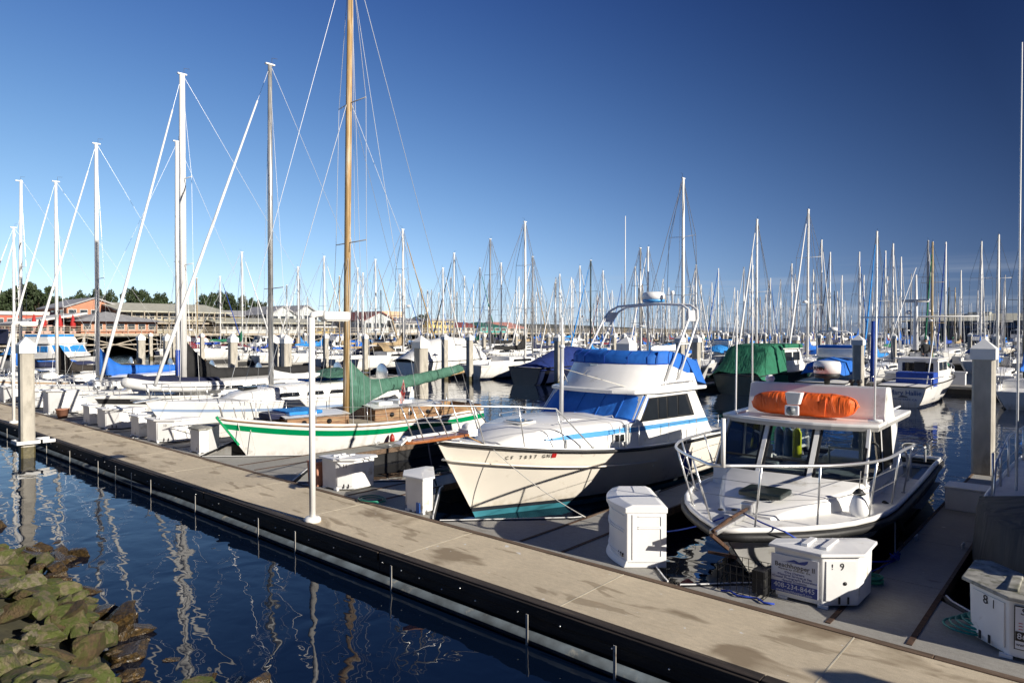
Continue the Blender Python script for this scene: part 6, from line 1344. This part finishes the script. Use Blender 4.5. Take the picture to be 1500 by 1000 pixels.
wglass = mat("building_window", (.05, .06, .07), .08, var=.4)
def building(name, label, x0, x1, ye, yr, X=-120, dep=14, typ='gable_x', wall=None, roof=roofg, z0=3.15, floors=1, nwin=5, over=.5, trim=trimw, door=False, veranda=None):
    y0, y1 = Ypx(x0, X), Ypx(x1, X); xm = (x0 + x1) / 2; ze = zpx(xm, ye, X); zr = zpx(xm, yr, X)
    t = thing(name, label, "building", (X, (y0 + y1) / 2, z0)); hw = (y1 - y0) / 2; h = ze - z0; hr = zr - z0
    wl_ = MB()
    if typ == 'gable_x':
        pts = [(0, -hw, 0), (0, hw, 0), (0, hw, h), (0, 0, hr), (0, -hw, h)]; vs = pts + [(-dep, y, z) for _, y, z in pts]
        wl_.add(vs, [(0, 1, 2, 3, 4), (9, 8, 7, 6, 5), (0, 5, 6, 1), (1, 6, 7, 2), (4, 9, 5, 0), (2, 7, 8, 3), (3, 8, 9, 4)])
    else: wl_.box(-dep, 0, -hw, hw, 0, h)
    wl_.build("wall", wall, t)
    rf_ = MB(); o_ = over
    if typ == 'gable_x':
        for s_ in (1, -1): rf_.slab([(o_, s_ * (hw + o_), h - o_ * (hr - h) / hw + .08), (o_, 0, hr + .1), (-dep - o_, 0, hr + .1), (-dep - o_, s_ * (hw + o_), h - o_ * (hr - h) / hw + .08)], .22)
    elif typ == 'gable_y':
        for s_ in (1, -1):
            xe = o_ if s_ > 0 else -dep - o_; rf_.slab([(xe, -hw - o_, h - .05), (xe, hw + o_, h - .05), (-dep / 2, hw + o_, hr), (-dep / 2, -hw - o_, hr)], .22)
        rf_.add([(0, -hw, h), (-dep, -hw, h), (-dep / 2, -hw, hr - .1)], [(0, 1, 2)]).add([(0, hw, h), (-dep, hw, h), (-dep / 2, hw, hr - .1)], [(0, 1, 2)])
    elif typ == 'hip':
        a, b_ = hw + o_, dep / 2 + o_; q = max(0, a - b_ * .9)
        vs = [(o_, -a, h), (o_, a, h), (-dep - o_, a, h), (-dep - o_, -a, h), (-dep / 2, -q, hr), (-dep / 2, q, hr)]
        rf_.add(vs, [(0, 1, 5, 4), (1, 2, 5), (2, 3, 4, 5), (3, 0, 4), (3, 2, 1, 0)])
    elif typ == 'shed': rf_.slab([(o_, -hw - o_, h + .1), (o_, hw + o_, hr + .1), (-dep - o_, hw + o_, hr + .1), (-dep - o_, -hw - o_, h + .1)], .3)
    elif typ == 'barrel':
        rf_.grid([[(x, hw * 1.05 * math.cos(math.pi * i / 10), h + (hr - h) * math.sin(math.pi * i / 10)) for i in range(11)] for x in (o_, -dep)]); rf_.add([(o_, hw * 1.05 * math.cos(math.pi * i / 10), h + (hr - h) * math.sin(math.pi * i / 10)) for i in range(11)], [tuple(range(11))])
    else: rf_.box(-dep - .3, .3, -hw - .3, hw + .3, h + .002, h + max(.3, hr - h))
    rf_.build("roof", roof, t)
    fh = h / floors
    for f_ in range(floors):
        for i in range(nwin):
            w_ = 2 * hw / nwin; yc = -hw + w_ * (i + .5)
            fr_ = B(.0, .10, yc - w_ * .36, yc + w_ * .36, f_ * fh + fh * .30, f_ * fh + fh * .82, "window_frame", trim, t); fr_.data.transform(Matrix.Translation((.004, 0, 0)))
            pn = B(.108, .13, yc - w_ * .32, yc + w_ * .32, f_ * fh + fh * .34, f_ * fh + fh * .78, "pane", wglass, fr_)
        ns = max(2, int(dep / 4))
        for i in range(ns):
            xc = -dep + dep / ns * (i + .5); B(xc - .7, xc + .7, -hw - .08, -hw - .003, f_ * fh + fh * .34, f_ * fh + fh * .76, "side_window", wglass, t)
    if veranda:
        MB().box(.002, 2.2, -hw, hw, fh - .25, fh).box(2.1, 2.2, -hw, hw, fh + .9, fh + 1.0).build("balcony", veranda, t)
        for i in range(9): B(2.05, 2.2, -hw + 2 * hw * i / 8 - .07, -hw + 2 * hw * i / 8 + .07, 0, h, "post", veranda, t)
    return t
org = wallm("orange_clapboard", (.50, .23, .14)); redw = wallm("red_clapboard", (.48, .13, .09)); tan_ = wallm("tan_clapboard", (.5, .45, .35)); gryw = wallm("grey_clapboard", (.5, .53, .53)); yelw = wallm("yellow_clapboard", (.72, .55, .2)); peach = wallm("peach_stucco", (.62, .45, .30)); tealw = wallm("teal_wall", (.04, .38, .36)); whw = wallm("white_clapboard", (.62, .60, .56)); olvw = wallm("olive_wall", (.36, .33, .25))
building("restaurant", "long low red building at the far left of the wharf", -40, 82, 461, 456, X=-138, dep=12, typ='flat', wall=redw, roof=trimw, nwin=8)
building("restaurant", "white framed glass restaurant with a sloping white roof on the wharf", 30, 117, 476, 459, X=-121, dep=12, typ='shed', wall=wallm("red_white_wall", (.50, .30, .26)), roof=roofw, nwin=9, over=.8)
building("restaurant", "two storey orange building with a grey gable roof on the wharf", 98, 178, 450, 437, X=-131, dep=15, typ='gable_x', wall=org, roof=roofg, floors=2, nwin=5)
building("restaurant", "orange pavilion with a broad grey hip roof at the wharf edge", 119, 230, 471, 455, X=-119, dep=13, typ='hip', wall=org, roof=roofg, nwin=7, over=1.2)
building("wharf_hall", "long two storey tan hall with an olive roof and balcony on the wharf", 186, 322, 457, 443, X=-124, dep=20, typ='gable_y', wall=olvw, roof=roofo, floors=2, nwin=14, over=1.6, veranda=timb)
building("wharf_hall", "long low grey hall with tall windows right of the two storey hall", 322, 470, 473, 466, X=-121, dep=14, typ='gable_y', wall=gryw, roof=roofo, nwin=16, over=1.5)
building("shop", "small yellow shop behind the long hall", 339, 376, 463, 455, X=-140, dep=8, typ='gable_y', wall=yelw, roof=roofg, nwin=3)
building("house", "grey gabled house left of the lamp post arm", 397, 432, 460, 449, X=-130, dep=12, typ='gable_x', wall=gryw, roof=roofg, nwin=3, floors=2)
building("house", "grey gabled house behind the lamp post arm", 432, 466, 459, 448, X=-130, dep=12, typ='gable_x', wall=gryw, roof=roofg, nwin=3, floors=2)
building("shop", "yellow orange shop below the barrel roof", 462, 491, 480, 478, X=-117.5, dep=4, typ='flat', wall=yelw, roof=trimw, nwin=3)
building("house", "sage grey house with a maroon edged gable right of the wooden mast", 534, 578, 469, 457, X=-126, dep=16, typ='gable_x', wall=gryw, roof=mat("maroon_roof", (.2, .07, .06), .8), nwin=4)
building("hotel", "flat peach coloured block beside the sage gable house", 560, 590, 462, 456, X=-140, dep=14, typ='flat', wall=peach, roof=peach, nwin=4, floors=2)
building("shop", "grey shop with a low roof and white railings", 578, 632, 472, 466, X=-124, dep=12, typ='gable_y', wall=whw, roof=roofg, nwin=8)
building("hotel", "yellow building with two rows of dark windows", 628, 664, 470, 467, X=-122, dep=14, typ='flat', wall=yelw, roof=roofg, floors=2, nwin=6)
building("shop", "low building with a dark red roof left of the teal shop", 660, 704, 478, 472, X=-124, dep=12, typ='gable_y', wall=whw, roof=mat("red_roof", (.28, .06, .05), .8), nwin=6)
building("shop", "bright teal shop with a dark green roof", 704, 742, 478, 471, X=-122, dep=12, typ='hip', wall=tealw, roof=mat("green_roof", (.03, .14, .10), .7), nwin=4)
building("shop", "shop with a salmon pink roof at the wharf's far end", 738, 768, 480, 472, X=-124, dep=12, typ='gable_y', wall=whw, roof=mat("pink_roof", (.55, .25, .20), .8), nwin=4)
# red umbrellas on the terrace
for i, x_ in enumerate((50, 64, 88, 107)):
    X = -118.6; t = thing("parasol", ["closed red parasol leftmost on the restaurant terrace", "closed red parasol second from the left on the terrace", "closed red parasol third from the left on the terrace", "closed red parasol rightmost on the restaurant terrace"][i], "parasol", (X, Ypx(x_, X), 3.15))
    MB().tube([(0, 0, 0), (0, 0, 2.9)], .05, 6).build("pole", timb, t, recalc=False); MB().lathe([(.42, .9), (.38, 1.3), (.22, 2.2), (.05, 2.85)], n=10).build("canopy", redc, t)
# far building on the right
t = thing("boat_hall", "long far building with a pale olive roof and blue walls at the right edge", "building", (-38, 262, 0))
MB().box(-20, 45, 0, 26, 0, 4.6).build("lower_wall", wallm("dark_quay_wall", (.07, .07, .08)), t)
MB().box(-14, 45, .6, 24, 4.6, 6.9).build("wall", wallm("blue_grey_wall", (.10, .17, .28)), t)
MB().slab([(-16, -1, 6.7), (46, -1, 6.7), (44, 12, 9.2), (-8, 12, 9.2)], .3).slab([(-16, 25, 6.7), (46, 25, 6.7), (44, 12, 9.2), (-8, 12, 9.2)], .3).slab([(-16, -1, 6.7), (-8, 12, 9.2), (-16, 25, 6.7)], .3).build("roof", roofo, t)
MB().box(2, 8, 8, 14, 8.6, 9.8).build("roof_lantern", roofo, t)
for i in range(12): B(-12 + i * 4.6, -9 + i * 4.6, .5, .597, 5.2, 6.3, "window", wglass, t)
# breakwater and far hills
tag(MB().prism([(-230, 330), (60, 300), (60, 306), (-230, 336)], -1, 2.6).build("breakwater", mat("breakwater_stone", (.35, .33, .30), .9, var=.3)), "long low pale breakwater wall closing the harbour", "breakwater")
rows = []; hr_ = random.Random(2)
xs = [-4500 + i * 150 for i in range(48)]
hh = [max(4, 30 + 16 * math.sin(i * .35) + 16 * math.sin(i * .9 + 1) + hr_.uniform(-5, 5)) for i in range(48)]
tag(MB().grid([[(x, 4300, -2) for x in xs], [(x, 4500, h_ * .8) for x, h_ in zip(xs, hh)], [(x, 4800, h_) for x, h_ in zip(xs, hh)], [(x, 5400, -2) for x in xs]]).build("far_hills", mat("hills_haze_tint", (.20, .28, .40), 1.0, var=.1, scale=.002)), kind="structure")  # blue of the distance haze is put into the hills' base colour
# ---------------------------------------------------------------- cypress trees
leafm = mat("cypress_leaf", (0.036, 0.058, 0.020), 0.7, var=.45, scale=.35, dirt=(.06, .078, .026), dscale=.25, dthr=.5)
barkm = mat("cypress_bark", (.10, .075, .05), .9, var=.3)
def crown(seed, n=2600):
    rnd = random.Random(seed); mb = MB(); cl = []
    for _ in range(26):
        a = rnd.uniform(0, 6.28); q = rnd.uniform(.1, 1) ** .6; z = rnd.uniform(.22, 1); cl.append((q * math.cos(a) * (1.12 - .45 * z) , q * math.sin(a) * (1.12 - .45 * z), z, rnd.uniform(.17, .34)))
    for i in range(n):
        c_ = cl[rnd.randrange(len(cl))]; v = Vector((rnd.gauss(0, 1), rnd.gauss(0, 1), rnd.gauss(0, 1))).normalized() * rnd.uniform(.55, 1)
        p = Vector((c_[0] + v.x * c_[3], c_[1] + v.y * c_[3], c_[2] + v.z * c_[3] * .42)); s_ = rnd.uniform(.022, .045)
        u_ = Vector((rnd.gauss(0, 1), rnd.gauss(0, 1), rnd.gauss(0, .5))).normalized() * s_ * 1.6; w_ = u_.cross(Vector((rnd.gauss(0, 1), rnd.gauss(0, 1), rnd.gauss(0, 1))).normalized()); w_.normalize(); w_ *= s_
        mb.add([p - u_, p + w_ * .8, p + u_, p - w_ * .8], [(0, 1, 2, 3)])
    me = mb.build("crown", leafm, None, recalc=False); return me, cl
protoT = []
for sd_ in (1, 2, 3):
    t = thing("cypress_tree", "x", "tree", (0, 0, -80)); cm_, cl = crown(sd_); cm_.parent = t; KIDS.setdefault(t.name, []).append(cm_)
    tk = MB().tube([(0, 0, -.1), (.02, 0, .3), (0, .02, .75)], [.05, .04, .02], 7)
    for c_ in cl[:9]: tk.tube([(0, 0, .25 + .1 * c_[3]), (c_[0] * .6, c_[1] * .6, c_[2] * .8), (c_[0], c_[1], c_[2])], [.022, .014, .005], 5)
    tk.build("trunk", barkm, t, recalc=False); protoT.append(t)
tr_ = [(-8, 425, 30), (22, 420, 26), (38, 417, 27), (57, 421, 25), (66, 432, 22), (80, 436, 22), (92, 440, 16), (112, 434, 14), (124, 430, 14), (153, 426, 15), (160, 432, 13), (196, 427, 17), (208, 426, 15), (226, 431, 15), (240, 433, 13), (300, 433, 13), (314, 429, 16), (330, 431, 14), (345, 434, 14), (358, 438, 12), (372, 440, 12), (385, 444, 10), (510, 452, 8), (520, 458, 7), (618, 462, 8), (606, 465, 7)]
rt_ = random.Random(9)
for i, (x_, y_, w_) in enumerate(tr_):
    X = -178 - 14 * (i % 3); Y = Ypx(x_, X); top = zpx(x_, y_, X); d = screen(Vector((X, Y)))[1]
    c = copy_tree(protoT[i % 3]); hgt = (top - 2.5) * .94; wd = w_ * d / 1000 * 1.35
    c.location = (X, Y, 3.0); c.scale = (wd, wd, hgt); c.rotation_euler = (0, 0, rt_.uniform(0, 6))
    reg = "at the far left above the red building" if x_ < 100 else "behind the orange wharf buildings" if x_ < 175 else "left of the twin white masts, above the tan hall" if x_ < 260 else "right of the twin white masts, above the long hall" if x_ < 400 else "over the roofs right of the wooden mast"
    tag(c, "dark cypress tree " + reg, "tree", "cypress trees " + reg)
for p_ in protoT:
    for o in list(KIDS.get(p_.name, [])): bpy.data.objects.remove(o)
    bpy.data.objects.remove(p_)
# bare trolling skiffs along the wharf
for i, (x_, X, mk) in enumerate([(170, -106, 1), (232, -108, 1), (205, -98, 0), (262, -104, 2), (120, -101, 0)]):
    pass

bxp = thing("dock_box", "x", "dock box", (0, 0, -70)); MB().prism([(-.6, 0), (.6, 0), (.6, .5), (.2, .7), (-.6, .7)], 0, .7).build("body", boxw, bxp); MB().prism([(-.66, -.05), (.66, -.05), (.66, .52), (.2, .76), (-.66, .76)], .702, .8).build("lid", boxw, bxp)
rbx = random.Random(21)
for row in (0, 1, 2):
    Yd, dirn = ROWS[row]
    for q in sorted(occ[row]):
        if rbx.random() < .7:
            c = copy_tree(bxp); c.location = (q + 2.1 + rbx.uniform(-.3, .3), Yd - .1 if dirn < 0 else Yd - .9, 0); c.scale = (1, 1, rbx.uniform(.9, 1.3)); tag(c, "small white dock box on a far walkway, %s" % ROWN[row], "dock box", "dock boxes " + ROWN[row])
for o in list(KIDS.get(bxp.name, [])): bpy.data.objects.remove(o)
bpy.data.objects.remove(bxp)

# ---------------------------------------------------------------- the person standing on the small fishing boat
def skin_body(pts, edges, name, mats, zsplit, parent):
    me = bpy.data.meshes.new(name); me.from_pydata([p[:3] for p in pts], edges, []); o = bpy.data.objects.new(name, me); C.objects.link(o)
    m1 = o.modifiers.new("s", 'SKIN'); m1.use_smooth_shade = True; o.modifiers.new("u", 'SUBSURF').levels = 2; o.modifiers["u"].render_levels = 2
    for v, p in zip(me.skin_vertices[0].data, pts): v.radius = (p[3], p[4] if len(p) > 4 else p[3])
    me.skin_vertices[0].data[0].use_root = True
    bpy.context.view_layer.update()
    m2 = bpy.data.meshes.new_from_object(o.evaluated_get(bpy.context.evaluated_depsgraph_get())); bpy.data.objects.remove(o)
    m2.materials.clear()
    for x in mats: m2.materials.append(x)
    for p in m2.polygons: p.material_index = zsplit(p.center); p.use_smooth = True
    o = bpy.data.objects.new(name, m2); C.objects.link(o); o.parent = parent; KIDS.setdefault(parent.name, []).append(o); return o
pr = ray(1356) * 42.0
P_ = thing("person", "person in a dark jacket standing on the fishing boat behind its wheelhouse", "person", (pr.x, pr.y, 1.27), R(35))
B_pts = [(0, 0, .92, .13, .11), (0, .01, 1.15, .14, .11), (0, 0, 1.36, .17, .11), (0, 0, 1.47, .06), (0, -.01, 1.54, .055), (0, -.02, 1.62, .085, .095), (0, -.01, 1.70, .07, .085),
  (.10, 0, .86, .09), (.11, -.02, .48, .062), (.11, .02, .09, .045), (.11, -.12, .04, .04), (-.10, 0, .86, .09), (-.12, -.04, .48, .062), (-.12, .0, .09, .045), (-.12, -.14, .04, .04),
  (.19, 0, 1.38, .062), (.25, .02, 1.12, .048), (.20, -.20, 1.02, .038), (.16, -.27, 1.02, .032), (-.19, 0, 1.38, .062), (-.25, .04, 1.10, .048), (-.24, -.10, .90, .038), (-.23, -.15, .84, .032)]
E_ = [(0, 1), (1, 2), (2, 3), (3, 4), (4, 5), (5, 6), (0, 7), (7, 8), (8, 9), (9, 10), (0, 11), (11, 12), (12, 13), (13, 14), (2, 15), (15, 16), (16, 17), (17, 18), (2, 19), (19, 20), (20, 21), (21, 22)]
skinm = mat("skin", (.50, .29, .20), .5, var=.05); jack = mat("dark_jacket", (.015, .017, .02), .8); jean = mat("dark_trousers", (.03, .035, .06), .8)
skin_body(B_pts, E_, "body", [skinm, jack, jean], lambda c_: 0 if (c_.z > 1.49 or (c_.y < -.22 and c_.z > .95) or (c_.x < -.2 and c_.z < .87 and c_.z > .75)) else (1 if c_.z > .88 else 2), P_)
MB().lathe([(.075, 1.455), (.085, 1.49), (.07, 1.52)], (0, -.005, 0), 14).build("collar", whitec, P_)
MB().grid([[(.098 * math.cos(t_) * math.sin(f_), .0 + .108 * math.sin(t_) * math.sin(f_) + .005, 1.655 + .115 * math.cos(f_)) for t_ in [math.pi * (-.08 + 1.16 * k_ / 12) for k_ in range(13)]] for f_ in [.05, .35, .7, 1.05, 1.4, 1.75]]).build("hair", mat("dark_hair", (.02, .015, .01), .6), P_)
for sx in (1, -1):
    MB().lathe([(.009, -.008), (.012, 0), (.009, .008)], (sx * .032, -.108, 1.635), 8, axis='Y').build("eye", sgnblack, P_)
    hx, hy, hz = (.155, -.285, 1.02) if sx > 0 else (-.232, -.165, .825)
    for q_ in range(4): MB().tube([(hx + (q_ - 1.5) * .018, hy - .01, hz), (hx + (q_ - 1.5) * .02, hy - .045, hz - .012), (hx + (q_ - 1.5) * .019, hy - .06 - .006 * (q_ in (1, 2)), hz - .035)], [.009, .008, .006], 6).build("finger", skinm, P_, recalc=False)
    MB().tube([(hx - sx * .03, hy + .01, hz), (hx - sx * .052, hy - .02, hz - .005), (hx - sx * .05, hy - .045, hz - .012)], [.010, .009, .007], 6).build("thumb", skinm, P_, recalc=False)
MB().prism([(-.012, -.112), (.012, -.112), (.006, -.132), (-.006, -.132)], 1.595, 1.635, top=[(-.006, -.108), (.006, -.108), (.004, -.114), (-.004, -.114)]).build("nose", skinm, P_)
B(-.025, .025, -.112, -.104, 1.572, 1.580, "mouth", mat("lips", (.35, .12, .1), .5), P_)
